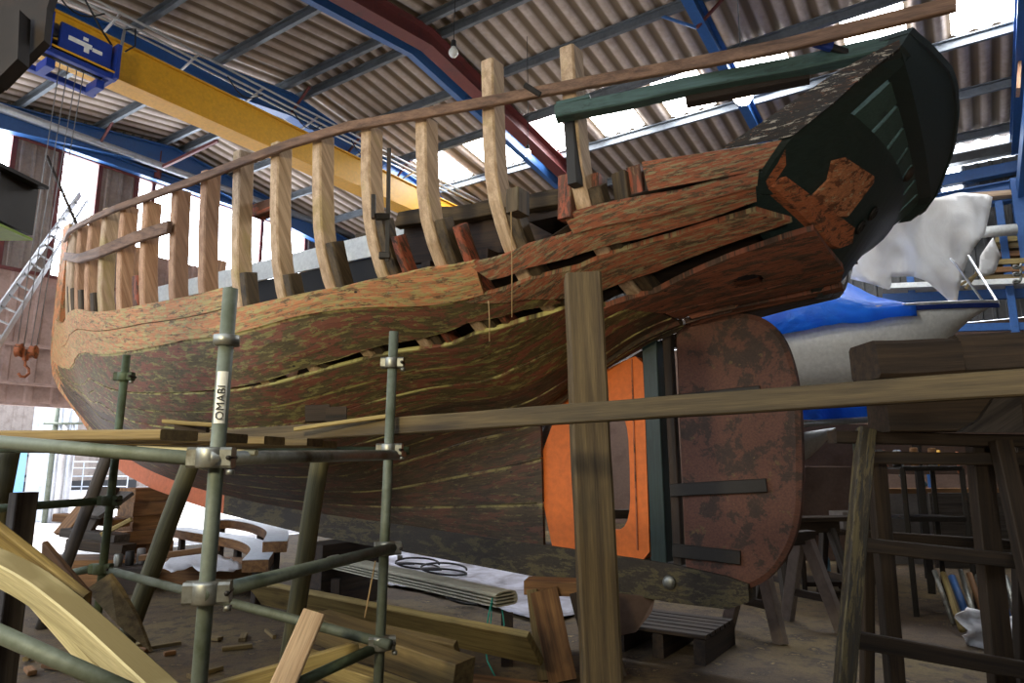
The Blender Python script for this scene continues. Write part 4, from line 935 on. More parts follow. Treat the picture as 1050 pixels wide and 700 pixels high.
def pale_boat():
    c0 = P(760, 470, 10.8); c1 = P(858, 452, 10.2); v = []; NS, NK = 12, 9; a_ = (c1-c0).normalized(); s_ = Vector((a_.y, -a_.x, 0)).normalized()
    for i in range(NS):
        s = i/(NS-1); w_ = .55*(1-s**3)+.01; d = .55*(1-s**3)+.02
        for j in range(NK):
            t = (-1+2*j/(NK-1))*math.pi/2; v.append(c0.lerp(c1, s)+s_*w_*math.sin(t)-UP*d*math.cos(t)+UP*.2)
    f = [(i*NK+j, i*NK+j+1, (i+1)*NK+j+1, (i+1)*NK+j) for i in range(NS-1) for j in range(NK-1)]+[(i*NK, (i+1)*NK, (i+1)*NK+NK-1, i*NK+NK-1) for i in range(NS-1)]
    return mesh('hull', v, f, 'alu', None, smooth=True, frame=Matrix.Translation(c0))
pbt = thing('small_tender', 'pale grey tender hull low behind the rudder', 'boat', P(800, 500, 10.5))
o = pale_boat(); o.parent = pbt; o.matrix_parent_inverse = pbt.matrix_basis.inverted()
bar('chock', Vector((P(800, 500, 10.5).x, 10.5, 0)), Vector((P(800, 500, 10.5).x, 10.5, 1.15)), .3, .12, 'grey_tim', pbt, up=FW)
# rack
rk = thing('timber_rack', 'blue steel storage rack against the far side wall', 'rack', Vector((P(1030, 400, 11).x, 11, 0)))
for (x, Y) in ((935, 12.7), (1036, 11.9)):
    p = P(x, 300, Y); bar('upright', Vector((p.x, p.y, 0)), Vector((p.x, p.y, 6.2)), .12, .12, 'blue', rk, jit=0, up=FW)
bar('beam', P(905, 306, 12.9), P(1070, 300, 11.7), .08, .18, 'blue', rk, jit=0); bar('beam', P(905, 296, 12.9), P(1070, 290, 11.7), .5, .1, 'white', rk, jit=0)
bar('beam', P(905, 338, 12.9), P(1070, 334, 11.7), .08, .14, 'blue', rk, jit=0)
bar('beam', P(975, 205, 12.4), P(1045, 200, 11.9), .4, .1, 'rib_new', rk, jit=0)
for (y, L0, mt) in ((287, 1006, 'beam'), (279, 1012, 'brown'), (271, 1008, 'fresh2'), (263, 1016, 'brown'), (255, 1012, 'beam'), (248, 1020, 'fresh2')):
    tag(bar('rack_plank', P(L0, y, 12.1), P(1075, y-3, 11.7), .3, .1, mt), 'timber plank in the rack stack, %s' % {287: 'lowest', 279: 'second from bottom', 271: 'third from bottom', 263: 'third from top', 255: 'second from top', 248: 'topmost'}[y], 'plank', 'planks stacked on the blue rack')
tag(tube('white_drainpipe', [P(985, 240, 11.9), P(1042, 235, 11.6)], .1, 'white'), 'fat white drainpipe lying level above the rack planks', 'pipe')
for (x0, y0, x1, y1, l) in ((985, 292, 1022, 268, 'lower'), (990, 296, 1014, 262, 'upper')): tag(bar('loose_batten', P(x0, y0, 11.9), P(x1, y1, 11.8), .04, .05, 'beam'), '%s slanting batten at the end of the rack' % l, 'batten')
tag(bar('bow_prop', P(993, 262, 9.4), P(1024, 312, 8.5), .025, .03, 'alu', jit=0), 'thin pale strut slanting to the bow of the white boat', 'strut')
tag(cloth('hanging_bag', [(1005, 262), (1018, 243), (1026, 262), (1020, 280), (1003, 285)], hang(10.4), 'sheet', .004, .08, 4), 'small crumpled clear bag by the rack planks', 'bag')
# portal column with its knee at the right edge
q0 = PN(1042, 160, 15.); trim(bar('post', Vector((q0.x, q0.y, 0)), Vector((q0.x, q0.y, 6.6)), .35, .3, 'blue', jit=0, up=FW))
trim(bar('brace', Vector((q0.x, q0.y, 6.3)), PN(1060, 78, 12.2), .3, .16, 'blue', jit=0, up=FW))
tag(bar('high_board', PN(1044, 95, 13.), PN(1046, 55, 13.), .35, .05, 'rib_tan', up=FW), 'tan board standing high at the blue portal knee', 'board')
tag(tube('coiled_rope', [P(1043+4*math.cos(t), 270+t*1.2+3*math.sin(t), 10.3) for t in np.linspace(0, 18, 40)], .02, 'zinc', k=6), 'grey coil of rope on the rack upright', 'rope')
# screens and clutter of the dim workshop corner
ws = thing('partition_screen', 'brown hardboard partition behind the trestles', 'partition', Vector((P(950, 500, 11.).x, 11., 0)))
for (x0, x1, y0, y1, Y, mt) in ((818, 886, 478, 560, 11., 'brown_panel'), (886, 952, 505, 575, 10.6, 'card'), (952, 1075, 505, 590, 10.2, 'grey_tim')):
    p0 = P(x0, y0, Y); p1 = P(x1, y0, Y); zt = p0.z
    bar('panel', Vector((p0.x, Y, zt/2)), Vector((p1.x, Y, zt/2)), .04, zt, mt, ws, jit=0)
bar('cap', P(886, 503, 10.55), P(1075, 503, 10.15), .1, .08, 'brown', ws, jit=0); bar('panel', P(820, 460, 11.3), P(1080, 460, 10.8), .05, .8, 'brown_panel', ws, jit=0)
def table_frame(name, x0, x1, ytop, ybot, Y, label, cat, mt='iron', levels=(0, .35, .6)):
    a = PZ(x0, ybot); b = PZ(x1, ybot); b.y = a.y; zt = P(x0, ytop, a.y).z; t = thing(name, label, cat, (a+b)/2); dp = Vector((0, .5, 0))
    for p in (a, b, a+dp, b+dp): bar('leg', Vector((p.x, p.y, 0)), Vector((p.x, p.y, zt)), .05, .05, mt, t, jit=0, up=FW)
    for f in levels:
        z = zt*(1-f); bar('rail', Vector((a.x, a.y, z)), Vector((b.x, a.y, z)), .04, .05, mt, t, jit=0); bar('shelf', Vector((a.x, a.y+.25, z)), Vector((b.x, a.y+.25, z)), .5, .02, mt, t, jit=0)
    return t, a, b, zt
t, a, b, zt = table_frame('steel_trolley', 940, 1003, 480, 632, 7, 'dark steel workshop trolley behind the tall trestle', 'trolley')
random.seed(5)
for k in range(9):
    x = a.x+.06+(b.x-a.x-.1)*k/8; h = random.uniform(.06, .2); c = Vector((x, a.y+.2+.1*(k % 3), zt+.012))
    nm = ['rusty tin', 'pale tin', 'blue tin', 'brown jar', 'small tin'][k % 5]
    lathe_o = lathe('tin', c, UP, [(.035, 0), (.04, .01), (.04, h), (.03, h+.01)], ['iron', 'zinc', 'blue', 'brown', 'card'][k % 5])
    tag(lathe_o, nm+' in the row on top of the dark trolley', 'tin', 'tins on the dark trolley')
for k in range(10):
    p0 = P(958+k*9, 585+(k % 3)*3, 6.9+.1*(k % 2)); p1 = PZ(978+k*8.5, 640+(k % 2)*6, .05)
    tag(tube('spare_tube', [p0, p1], .022+.006*(k % 3), ['zinc', 'fresh2', 'blue', 'zinc', 'brown'][k % 5], k=8), 'tube or handle leaning in the bundle behind the tall trestle', 'tube', 'tubes leaning behind the tall trestle')
tag(cloth('white_sack', [(985, 628), (1000, 624), (1052, 636), (1060, 672), (1010, 668), (990, 660)], lambda x, y, amp, fr: P(x, y, 6.0)+Vector((0, amp*noise.noise(Vector((x*.1, y*.1, 0))), 0)), 'paper', .01, .25, 4), 'crumpled white sack below the leaning tubes', 'sack')
bk = PZ(928, 606); tag(box('plastic_tray', Vector((bk.x, bk.y+.6, P(928, 572, bk.y).z)), (1, .1, 0), (.32, .3, .12), 'bluebag'), 'pale blue tray behind the tall trestle', 'tray')
tag(box('tray_stand', Vector((bk.x, bk.y+.6, (P(928, 572, bk.y).z-.06)/2)), UP, (P(928, 572, bk.y).z-.06, .3, .28), 'dark'), 'dark box carrying the pale blue tray', 'box')
t, a, b, zt = table_frame('workbench', 826, 884, 546, 612, 9, 'dim workbench behind the sawhorses', 'workbench', 'dark', (0, .8))
tag(box('cardboard_box', Vector((b.x+.05, b.y+.3, zt+.12)), (1, .2, 0), (.3, .25, .2), 'card'), 'grey carton at the end of the dim workbench', 'box')
tag(lathe('drink_bottle', Vector((PZ(837, 600).x, PZ(837, 600).y-.3, .12)), UP, [(.05, 0), (.055, .02), (.055, .22), (.03, .28), (.02, .33)], 'bluebag'), 'pale blue bottle below the dim workbench', 'bottle')
tag(box('rag_pile', Vector(((a.x+b.x)/2-.1, a.y+.25, zt+.04)), (1, .3, 0), (.5, .3, .07), 'brown_panel'), 'folded dark red cloth on the dim workbench', 'cloth')
# a run of hanging odds and ends above the partition
for k in range(8):
    p = P(905+k*19, 461+(k % 3)*2, 10.0); tag(tube('hanging_tool', [p, p-UP*(.18+.1*(k % 3)), p-UP*(.25+.1*(k % 3))+Vector((.05*(-1)**k, 0, 0))], .022, ['fashion', 'zinc', 'bluebag', 'yellow'][k % 4], k=7), 'small tool hanging on the boards above the partition', 'tool', 'tools hanging above the partition')
# ------------------------------------------------------------------ scaffold
sf = thing('tube_scaffold', 'galvanised tube scaffold standing in front of the bow', 'scaffold', (-1., 3.0, 0))
R_ = .0242
def std(x0, y0, x1, y1, Y, r=R_, mat='galv'):
    a = P(x0, y0, Y); b = P(x1, y1, Y); return tube('standard', [a, ext0(a, b, 0.)], r, mat, sf, 18), a, ext0(a, b, 0.)
s1, a1_, b1_ = std(236.5, 296, 205, 690, 2.25)
s2, a2_, b2_ = std(130, 364, 101, 622, 4.35, R_, 'galv2')
s3, a3_, b3_ = std(404, 340, 388, 700, 3.45)
for a, b in ((a1_, b1_), (a2_, b2_), (a3_, b3_)): lathe('base_plate', Vector((b.x, b.y, 0)), UP, [(.08, 0), (.08, .008), (.03, .01), (.028, .03)], 'zinc', sf)
def coupler(px, py, Y, yaw=0., s=1., mat='zinc'):
    c = P(px, py, Y); o = lathe('coupler', c-UP*.028*s, UP, [(.036*s, 0), (.040*s, .006), (.040*s, .05*s), (.036*s, .056*s)], mat, sf, 12)
    d = Vector((math.cos(yaw), math.sin(yaw), 0))
    bar('coupler_jaw', c-d*.055*s, c+d*.06*s, .05*s, .055*s, mat, o, jit=0, c=.008)
    tube('coupler_bolt', [c+d*.055*s+Vector((-d.y, d.x, 0))*-.04, c+d*.055*s+Vector((-d.y, d.x, 0))*.04], .008, 'iron', o, 6)
    lathe('coupler_nut', c+d*.06*s-UP*.045*s+Vector((0, -.02, 0)), UP, [(.014, 0), (.014, .016)], 'zinc', o, 6)
    return o
lathe('tube_joint', P(232.5, 349, 2.25)-UP*.02, UP, [(.03, 0), (.045, .004), (.045, .036), (.03, .04)], 'zinc', sf, 6)
for (x, y, Y, yaw, s, mt) in ((216, 469, 2.24, .1, 1.2, 'zinc'), (212, 607, 2.24, .2, 1.2, 'zinc'), (127, 386, 4.35, 0, 1., 'galv2'), (112, 513, 4.35, 0, 1.1, 'galv2'), (103, 583, 4.35, 0, 1.1, 'galv2'), (402, 372, 3.45, 0, 1., 'zinc'), (397, 562, 3.43, .3, 1.1, 'zinc'), (391, 659, 3.43, .2, 1.1, 'zinc'), (399, 461, 3.44, 0, 1.1, 'zinc')): coupler(x, y, Y, yaw, s, mt)
def ledger(p, q, mat='galv', r=R_): return tube('ledger', [p, q], r, mat, sf, 16)
ledger(P(-60, 448, 2.55), P(236, 473, 2.29)); ledger(P(214, 470, 2.20), P(412, 466, 3.5), 'zinc')
ledger(P(-40, 524, 4.0), P(122, 512, 4.42), 'galv2'); ledger(P(60, 590, 4.75), P(102, 581, 4.41), 'galv2'); ledger(P(98, 581, 4.41), P(400, 661, 3.38))
ledger(P(206, 610, 2.2), P(408, 560, 3.48)); ledger(P(-40, 632, 2.05), P(206, 741, 2.19)); ledger(P(402, 656, 3.50), P(250, 726, 2.95), 'galv2')
ledger(P(-50, 460, 4.5), P(420, 462, 4.2), 'galv2')
# sticker on the near standard
f = bpy.data.curves.new('tube_sticker', 'FONT'); f.body = 'OMABI'; f.size = .036; f.extrude = .0006; f.align_x = 'LEFT'; f.align_y = 'CENTER'; f.space_character = 1.05
f.materials.append(M['black']); fo = bpy.data.objects.new('tube_lettering', f); C.objects.link(fo)
pp = P(226.5, 431, 2.25)+Vector((.006, -R_-.0015, 0)); d = (a1_-b1_).normalized()
xax = d; zax = Vector((.22, -1, 0)); zax = (zax-xax*zax.dot(xax)).normalized(); yax = zax.cross(xax)
fo.matrix_basis = Matrix(((xax.x, yax.x, zax.x, pp.x), (xax.y, yax.y, zax.y, pp.y), (xax.z, yax.z, zax.z, pp.z), (0, 0, 0, 1))); fm_ = fo.matrix_basis.copy(); bpy.context.view_layer.update(); me_ = bpy.data.meshes.new_from_object(fo.evaluated_get(bpy.context.evaluated_depsgraph_get())); bpy.data.objects.remove(fo)
fo = bpy.data.objects.new('tube_lettering', me_); C.objects.link(fo); fo.matrix_basis = fm_; fo.parent = s1; fo.matrix_parent_inverse = s1.matrix_basis.inverted()
def sticker(p0, p1, w, mat): 
    n = 7; verts = []
    for p in (p0, p1):
        for i in range(n+1):
            th = -math.pi/2+.25-w/2+w*i/n; verts.append(p+Vector((math.cos(th), math.sin(th), 0))*(R_+.0008))
    return mesh('tube_sticker', verts, [(i, i+1, n+2+i, n+1+i) for i in range(n)], mat, s1)
ax1 = lambda y: a1_.lerp(b1_, (y-296)/(690-296)*((P(205, 690, 2.25)-a1_).length/(b1_-a1_).length))
sticker(ax1(443), ax1(388), 1.5, 'white'); 
# deck boards
for k, (Y, x1, l) in enumerate(((2.68, 196, 'nearest'), (3.0, 250, 'second nearest'), (3.35, 290, 'third nearest'), (3.72, 330, 'third farthest'), (4.06, 345, 'farthest but one'))):
    z = 1.6; p0 = Vector((-2.6-.3*k, Y+.2, z)); xx = (x1-525)/700/CP*Y
    tag(bar('scaffold_board', p0, Vector((xx, Y-.03, z)), .225, .04, 'beam_dark' if k % 2 else 'beam', jit=.002), 'dusty scaffold board of the deck, %s' % l, 'scaffold board', 'boards of the scaffold deck')
tag(bar('long_beam', P(168, 453, 4.55), P(1085, 390, 2.15), .07, .086, 'beam_dark', jit=.004, n=40, up=UP), 'long sawn beam lying from the scaffold deck across to the tall trestle', 'beam')
tag(bar('marked_batten', P(142, 459.5, 2.5), P(263, 464, 2.36), .02, .019, 'fresh', jit=0), 'short pale batten lying on the scaffold ledger', 'batten')
tag(bar('thin_stick', P(168, 432, 3.7), P(222, 436, 3.6), .03, .022, 'fresh2'), 'thin stick on the deck left of the near scaffold tube', 'stick')
tag(bar('thin_stick', P(303, 440, 3.75), P(398, 426, 3.5), .022, .022, 'fresh2'), 'thin round stick propped up behind the long beam', 'stick')
for (x, y, Y, d, l) in ((197, 439, 3.72, (.16, .08, .06), 'beside the near scaffold tube'), (326, 424, 4.1, (.14, .1, .1), 'leftmost of the pair under the hull'), (345, 425, 4.12, (.12, .1, .09), 'rightmost of the pair under the hull')):
    tag(box('wood_block', P(x, y, Y), (1, .2, .05), d, 'dark'), 'dark wood block on the deck, %s' % l, 'wood block', 'dark blocks on the deck')
tag(box('wood_block', P(181, 449, 3.2), (1, -.3, 0), (.14, .06, .025), 'fresh2'), 'small pale offcut on the deck by the near tube', 'offcut')
# ------------------------------------------------------------------ shores and posts
def shore(x0, y0, Y0, x1, y1, w, label, mat='log', Y1=None):
    b = PZ(x1, y1) if Y1 is None else P(x1, y1, Y1); a = P(x0, y0, Y0)
    if Y1 is not None: b = ext0(a, b)
    pts = lerp_pts(b, a, 8); tag(tube('hull_shore', pts, w, mat, k=14, jit=.006), label, 'shore', 'round poles shoring the hull')
shore(112, 462, 6.6, 68, 577, .055, 'dark round pole farthest toward the bow', 'grey_tim', 6.6)
shore(200, 462, 5.6, 140, 627, .068, 'mossy round pole slanting between the near scaffold tubes', 'log', 5.4)
shore(331, 452, 5.4, 299, 660, .07, 'upright dark round pole left of the middle scaffold tube', 'log', 5.3)
tag(tube('short_pole', [P(12, 455, 4.6), P(-6, 545, 4.5), ext0(P(12, 455, 4.6), P(-6, 545, 4.5))], .06, 'log', jit=.004), 'dark pole at the picture edge under the deck', 'shore', 'round poles shoring the hull')
pb = P(10, 628, 3.9); tag(bar('stub_post', Vector((pb.x, pb.y, 0)), Vector((pb.x, pb.y, P(10, 505, 3.9).z)), .11, .1, 'grey_tim', up=FW), 'short squared post under the deck at the picture edge', 'post')
pa = P(597, 284, 3.95); pb = ext0(pa, P(617, 700, 3.85)); tag(bar('support_post', pb, pa, .21, .2, 'post', up=Vector((0, 1, 0)), jit=.004, n=30, c=.014), 'tall weathered square post standing behind the long beam', 'post')
# blocks under the forefoot
for k in range(6):
    c = Vector(bw(9.55+.05*(k % 2), .02*(k % 3), 0)); c.z = .095+k*.19
    tag(box('keel_block', c, NH+FW*.1*(k % 2), (.75-.04*k, .42, .186), 'brown'), 'brown block in the stack under the orange forefoot, number %d from the floor' % (k+1) if False else 'brown block under the orange forefoot, %s' % ['lowest', 'second up', 'third up', 'third down', 'second down', 'topmost'][k], 'wood block', 'blocks under the forefoot')
for k in range(3):
    c = Vector(bw(5.5, .0, 0)); c.z = .11+k*.22
    tag(box('keel_block', c, NH, (.9, .34, .216), 'dark'), 'dark block under the middle of the keel, %s' % ['lowest', 'middle', 'topmost'][k], 'wood block', 'blocks under the mid keel')
# stern stand
ss = thing('keel_stand', 'stout brown timber stand under the aft end of the keel', 'stand', Vector(bw(2.9, .1, 0)))
bar('cap', P(540, 600, 5.35), P(600, 602, 5.25), .22, .1, 'brown', ss)
for (x0, y0, x1, y1, w_, h_, mt) in ((557, 604, 582, 720, .2, .12, 'brown'), (600, 604, 632, 720, .24, .1, 'trestle'), (545, 604, 560, 720, .08, .1, 'beam')):
    a = P(x0, y0, 5.2); bar('leg', ext0(a, P(x1, y1, 5.1)), a, w_, h_, mt, ss, up=Vector((0, 1, 0)))
for k in range(0):
    c = Vector(bw(4.1, 0, 0)); c.z = .14+k*.28; tag(box('keel_block', c, NH, (.7, .3, .275), 'dark'), 'dark block under the keel behind the grey gutters, %s' % ['lower', 'upper'][k], 'wood block', 'blocks aft of the mid keel')
# ------------------------------------------------------------------ foreground timber
def curved(name, px, w, h, mat, label, cat='timber', up=UP, tilt=None, jit=.003, **k):
    pts = [P(*p) for p in px]; fine = []
    for i in range(len(pts)-1):
        p0, p1, p2, p3 = pts[max(i-1, 0)], pts[i], pts[i+1], pts[min(i+2, len(pts)-1)]
        for s in range(5):
            t = s/5; fine.append(.5*((2*p1)+(p2-p0)*t+(2*p0-5*p1+4*p2-p3)*t*t+(3*p1-p0-3*p2+p3)*t**3))
    fine.append(pts[-1]); return tag(sweep(name, fine, rect(w, h, .006), mat, up=up, jit=jit), label, cat, **k)
curved('curved_timber', [(-70, 552, 2.75), (0, 582, 2.65), (36, 601, 2.6), (70, 627, 2.55), (105, 657, 2.5), (140, 689, 2.45), (180, 727, 2.4), (215, 762, 2.35)], .08, .1, 'fresh', 'thick curved fresh sawn timber in the near corner', up=Vector((0, -.35, 1)))
tag(bar('fresh_lath', P(30, 611, 2.82), P(110, 700, 2.6), .02, .05, 'fresh', up=UP), 'thin pale lath under the curved timber', 'lath')
tag(bar('fresh_board', P(45, 628, 3.0), P(150, 712, 2.9), .02, .1, 'fresh2', up=Vector((0, -.5, 1))), 'thin dusty board under the curved timber', 'board')
tag(bar('leaning_plank', P(-40, 520, 3.25), P(88, 622, 3.1), .035, .16, 'fresh2', up=Vector((.2, -.6, 1))), 'broad dusty plank behind the curved timber', 'plank')
tag(bar('leaning_plank', P(46, 566, 3.75), P(90, 618, 3.5), .03, .13, 'brown', up=Vector((.3, -.5, 1))), 'short brown plank end behind the curved timber', 'plank')
tag(slab('ply_offcut', [P(88, 604, 4.0), P(112, 588, 4.05), P(124, 604, 4.0), P(140, 632, 3.9), P(154, 668, 3.8), P(120, 640, 3.85)], .018, Vector((.4, 1, .1)), 'beam'), 'pointed plywood offcut leaning by the far scaffold tube', 'offcut')
tag(bar('split_offcut', P(321, 629, 3.2), P(286, 712, 3.0), .1, .06, 'rib_new', up=Vector((.2, -1, .2)), jit=.008), 'split golden offcut standing up by the level tube', 'offcut')
tag(bar('pale_board', P(215, 712, 3.35), P(368, 667, 3.6), .05, .09, 'fresh2'), 'pale board lying low behind the split offcut', 'board')
tag(bar('wide_plank', P(262, 606, 6.3), P(549, 665, 4.8), .05, .3, 'fresh2', up=Vector((.15, -.9, .75)), jit=.004), 'wide dusty plank lying behind the middle scaffold tube', 'plank')
tag(bar('wide_plank', P(330, 640, 5.2), P(470, 672, 4.7), .05, .22, 'beam', up=Vector((.15, -.7, .9))), 'narrower dusty plank lying in front of the wide one', 'plank')
tag(bar('squared_baulk', P(325, 640, 4.7), P(476, 692, 4.1), .2, .16, 'beam', jit=.004), 'heavy squared baulk with a sawn end', 'baulk')
tag(bar('squared_baulk', P(300, 672, 4.4), P(420, 712, 3.9), .12, .1, 'fresh2'), 'smaller baulk low by the middle scaffold tube', 'baulk')
tag(bar('round_offcut', PZ(470, 700, .06), PZ(555, 712, .06), .12, .1, 'brown', jit=.02), 'rough brown offcut at the picture bottom', 'offcut')
tag(bar('floor_offcut', PZ(28, 632, .55), PZ(48, 640, .5), .1, .05, 'beam', up=UP), 'upper small offcut among the sawdust', 'offcut') if False else None
random.seed(21)
for k in range(16):
    x, y = random.uniform(10, 330), random.uniform(640, 698); c = PZ(x, y, .02); a = random.uniform(0, 3)
    tag(box('wood_scrap', c, (math.cos(a), math.sin(a), 0), (random.uniform(.08, .3), random.uniform(.03, .07), .03), random.choice(['beam', 'fresh2', 'brown'])), 'scrap of wood lying in the sawdust', 'wood scrap', 'wood scraps in the sawdust')
# dark heap of boards by the far scaffold tube
heap = [((62, 548, 9.0), (96, 508, 9.3), .3, .06, 'leftmost slanting board'), ((84, 545, 8.9), (112, 500, 9.2), .35, .06, 'middle slanting board'), ((95, 530, 8.8), (130, 505, 9.1), .4, .05, 'rightmost slanting board'),
        ((60, 530, 9.4), (128, 536, 9.2), .2, .1, 'level dark baulk'), ((75, 556, 8.7), (132, 563, 8.6), .25, .12, 'lowest level baulk'), ((70, 545, 8.9), (125, 552, 8.7), .25, .1, 'second lowest baulk'), ((104, 548, 8.6), (135, 532, 8.6), .05, .05, 'pale sawn strip')]
for i, (a, b, w_, h_, l) in enumerate(heap): tag(bar('heap_board', P(*a), P(*b), w_, h_, 'fresh2' if 'pale' in l else ['brown', 'trestle', 'grey_tim'][i % 3]), '%s in the heap beyond the scaffold' % l, 'board', 'heap of boards beyond the scaffold')
hb_ = PZ(100, 590); tag(box('heap_bearer', Vector((P(100, 560, 8.9).x, 8.95, .16)), (1, .1, 0), (1.3, .6, .32), 'brown'), 'low brown bearer under the heap of boards', 'bearer')
for k in range(3): tag(lathe('paint_tin', Vector((P(122+k*7, 565, 8.3).x, 8.3+.1*k, .3)), UP, [(.045, 0), (.048, .01), (.048, .13+.02*k), (.04, .14+.02*k)], ['zinc', 'iron', 'card'][k]), '%s tin beside the forefoot blocks' % ['bright', 'dark', 'pale'][k], 'tin', 'tins beside the forefoot blocks')
tag(box('tin_shelf', Vector((P(130, 565, 8.3).x, 8.4, .15)), (1, 0, 0), (.5, .4, .29), 'dark'), 'dark box under the three tins', 'box')
# white faced curved laminates
def laminate(px, z, label):
    pts = [PZ(x, y, z) for x, y in px]; fine = []
    for i in range(len(pts)-1):
        p0, p1, p2, p3 = pts[max(i-1, 0)], pts[i], pts[i+1], pts[min(i+2, len(pts)-1)]
        for s in range(6):
            t = s/6; fine.append(.5*((2*p1)+(p2-p0)*t+(2*p0-5*p1+4*p2-p3)*t*t+(3*p1-p0-3*p2+p3)*t**3))
    fine.append(pts[-1]); t = thing('curved_laminate', label, 'laminated timber', fine[len(fine)//2]-UP*.2, 'white faced laminated timbers')
    sweep('core', [p-UP*.06 for p in fine], rect(.26, .12, .004), 'brown', t); lab(sweep('face', [p+UP*.004 for p in fine], rect(.262, .008, .001), 'plywhite', t), 'white face')
    for i in (2, len(fine)//2, -3): bar('bearer', Vector((fine[i].x, fine[i].y, 0)), fine[i]-UP*.12, .08, .08, 'dark', t, up=FW)
laminate([(182, 541), (205, 545), (232, 549), (256, 554), (269, 562), (262, 574)], .5, 'curved white faced laminate, the nearer one')
laminate([(222, 533), (245, 533), (268, 537), (284, 544), (282, 555)], .62, 'curved white faced laminate, the farther one')
tag(cloth('paper_sheet', [(164, 582), (176, 572), (200, 568), (225, 570), (252, 582), (236, 588), (215, 590), (196, 584), (178, 588)], on_floor(.33), 'paper', .004, .05, 3), 'crumpled white paper lying before the white laminates', 'paper')
tag(box('ply_stack', PZ(210, 586, .16), (1, -.2, 0), (1.5, .5, .3), 'brown'), 'low stack of brown boards under the white paper', 'board stack')
tag(bar('propped_strip', P(143, 572, 7.7), P(225, 562, 7.9), .1, .06, 'brown'), 'brown strip lying in front of the forefoot blocks', 'strip')
# nested grey gutters with green twine
g0, g1 = P(330, 573, 7.6), P(520, 615, 5.4)
for k in range(4):
    off = UP*(-.03+.024*k); ang = [math.pi*i/12 for i in range(13)]; r = .055
    sec = [(.10*1, .0)]; outer = [(-.1, .008), (.08, .008)]; sec = [(-.11, -.01), (.075, -.01), (.088, -.004), (.09, .01), (.084, .014), (.08, .006), (.07, .001), (-.11, .001)]
    tag(sweep('plastic_gutter', [g0+off, g1+off], sec, 'pvc', up=UP), 'grey plastic gutter in the nested bundle, %s' % ['lowest', 'second up', 'second down', 'topmost'][k], 'gutter', 'nested grey gutters')
tag(sweep('gutter_cover', [g0+UP*.055, g1+UP*.052], [(-.12, -.01), (-.1, .006), (-.04, .016), (.04, .016), (.085, .004), (.105, -.025), (.11, -.06), (.1, -.085), (.094, -.06), (.09, -.03), (.07, -.004), (.03, .006), (-.04, .006), (-.1, -.004)], 'pvc', smooth=False), 'rounded grey cover strip lying over the nested gutters', 'cover strip')
for (x, y, Y) in ((345, 590, 7.2), (520, 624, 5.45)):
    c = P(x, y, Y); tag(box('gutter_block', Vector((c.x, c.y, (c.z-.03)/2)), UP, (max(.1, c.z-.03), .09, .07), 'dark'), 'dark block under the gutters, %s end' % ('far' if x < 400 else 'near'), 'wood block', 'blocks under the gutters')
tw = [P(505, 613, 5.3), P(501, 630, 5.2), P(499, 645, 5.2), P(497, 662, 5.15), P(500, 678, 5.1), P(508, 694, 5.05)]
tag(tube('green_twine', tw, .006, 'cyan', k=5), 'green twine trailing from the gutters, long end', 'twine', 'green twine on the gutters')
tag(tube('green_twine', [P(505, 613, 5.3), P(503, 640, 5.2), P(506, 658, 5.15), P(514, 655, 5.15), P(517, 640, 5.2), P(515, 625, 5.3)], .005, 'cyan', k=5), 'green twine trailing from the gutters, looped end', 'twine', 'green twine on the gutters')
tag(tube('orange_twine', [P(385, 575, 3.4), P(374, 633, 3.35)], .004, 'string', k=5), 'pale cord hanging at the middle scaffold tube', 'cord')
for (x, y, Y, r, l) in ((428, 583, 7.3, .3, 'left'), (455, 589, 7.1, .3, 'middle'), (474, 620, 6.4, .16, 'right')):
    c = PZ(x, y, .04); tag(tube('black_hose', [c+Vector((r*math.cos(t), r*math.sin(t), .06+.05*math.sin(t*.7))) for t in np.linspace(0, 11, 40)], .014, 'black', k=7), '%s coil of thin black hose about the gutters' % l, 'hose', 'black hose coils')
tag(cloth('lime_sack', [(346, 588), (352, 578), (368, 580), (378, 588), (372, 594), (352, 594)], lambda x, y, amp, fr: P(x, y, 8.4)+Vector((0, amp*noise.noise(Vector((x*.2, y*.2, 0))), 0)), 'lime', .03, .2, 2), 'lime green bundle under the far end of the gutters', 'bundle')
# pallet and panel under the stern
pc = PZ(668, 668); pt = thing('low_pallet', 'dark pallet lying under the rudder', 'pallet', pc)
for k in range(6): bar('deck_board', pc+NH*(-.1+.12*k)-FW*.5+UP*.2, pc+NH*(-.1+.12*k)+FW*.25+UP*.2, .1, .03, 'dark', pt)
for k in range(3): bar('runner', pc+FW*(-.45+.33*k)-NH*.15+UP*.09, pc+FW*(-.45+.33*k)+NH*.6+UP*.09, .09, .18, 'dark', pt)
tag(slab('panel_offcut', [P(628, 608, 5.6), P(672, 612, 5.7), P(668, 628, 5.65), P(652, 648, 5.6), P(634, 652, 5.55)], .03, Vector((.3, 1, 0)), 'brown_panel'), 'brown panel offcut leaning under the keel shoe', 'offcut')
# sawhorses
def sawhorse(c, ang, L, h, label, mats=('grey_tim', 'trestle'), w=.09):
    c = Vector(c); d = Vector((math.cos(ang), math.sin(ang), 0)); s = Vector((-d.y, d.x, 0)); t = thing('sawhorse', label, 'sawhorse', c, 'sawhorses beyond the rudder')
    bar('top_beam', c-d*L/2+UP*h, c+d*L/2+UP*h, .1, .12, mats[1], t)
    for a in (-1, 1):
        for b in (-1, 1): bar('leg', c+d*a*(L/2-.05)+s*b*.3, c+d*a*(L/2-.12)+s*b*.05+UP*(h-.02), w, .07, mats[(a+b) % 2], t, up=d)
        bar('spreader', c+d*a*(L/2-.09)-s*.2+UP*h*.35, c+d*a*(L/2-.09)+s*.2+UP*h*.35, .03, .07, mats[1], t)
    return t
sawhorse((2.45, 6.5, 0), .5, .9, .8, 'nearest sawhorse with legs toned pale for the light on them', ('clad', 'dark'), .12)  # pale leg colour imitates light falling on the legs
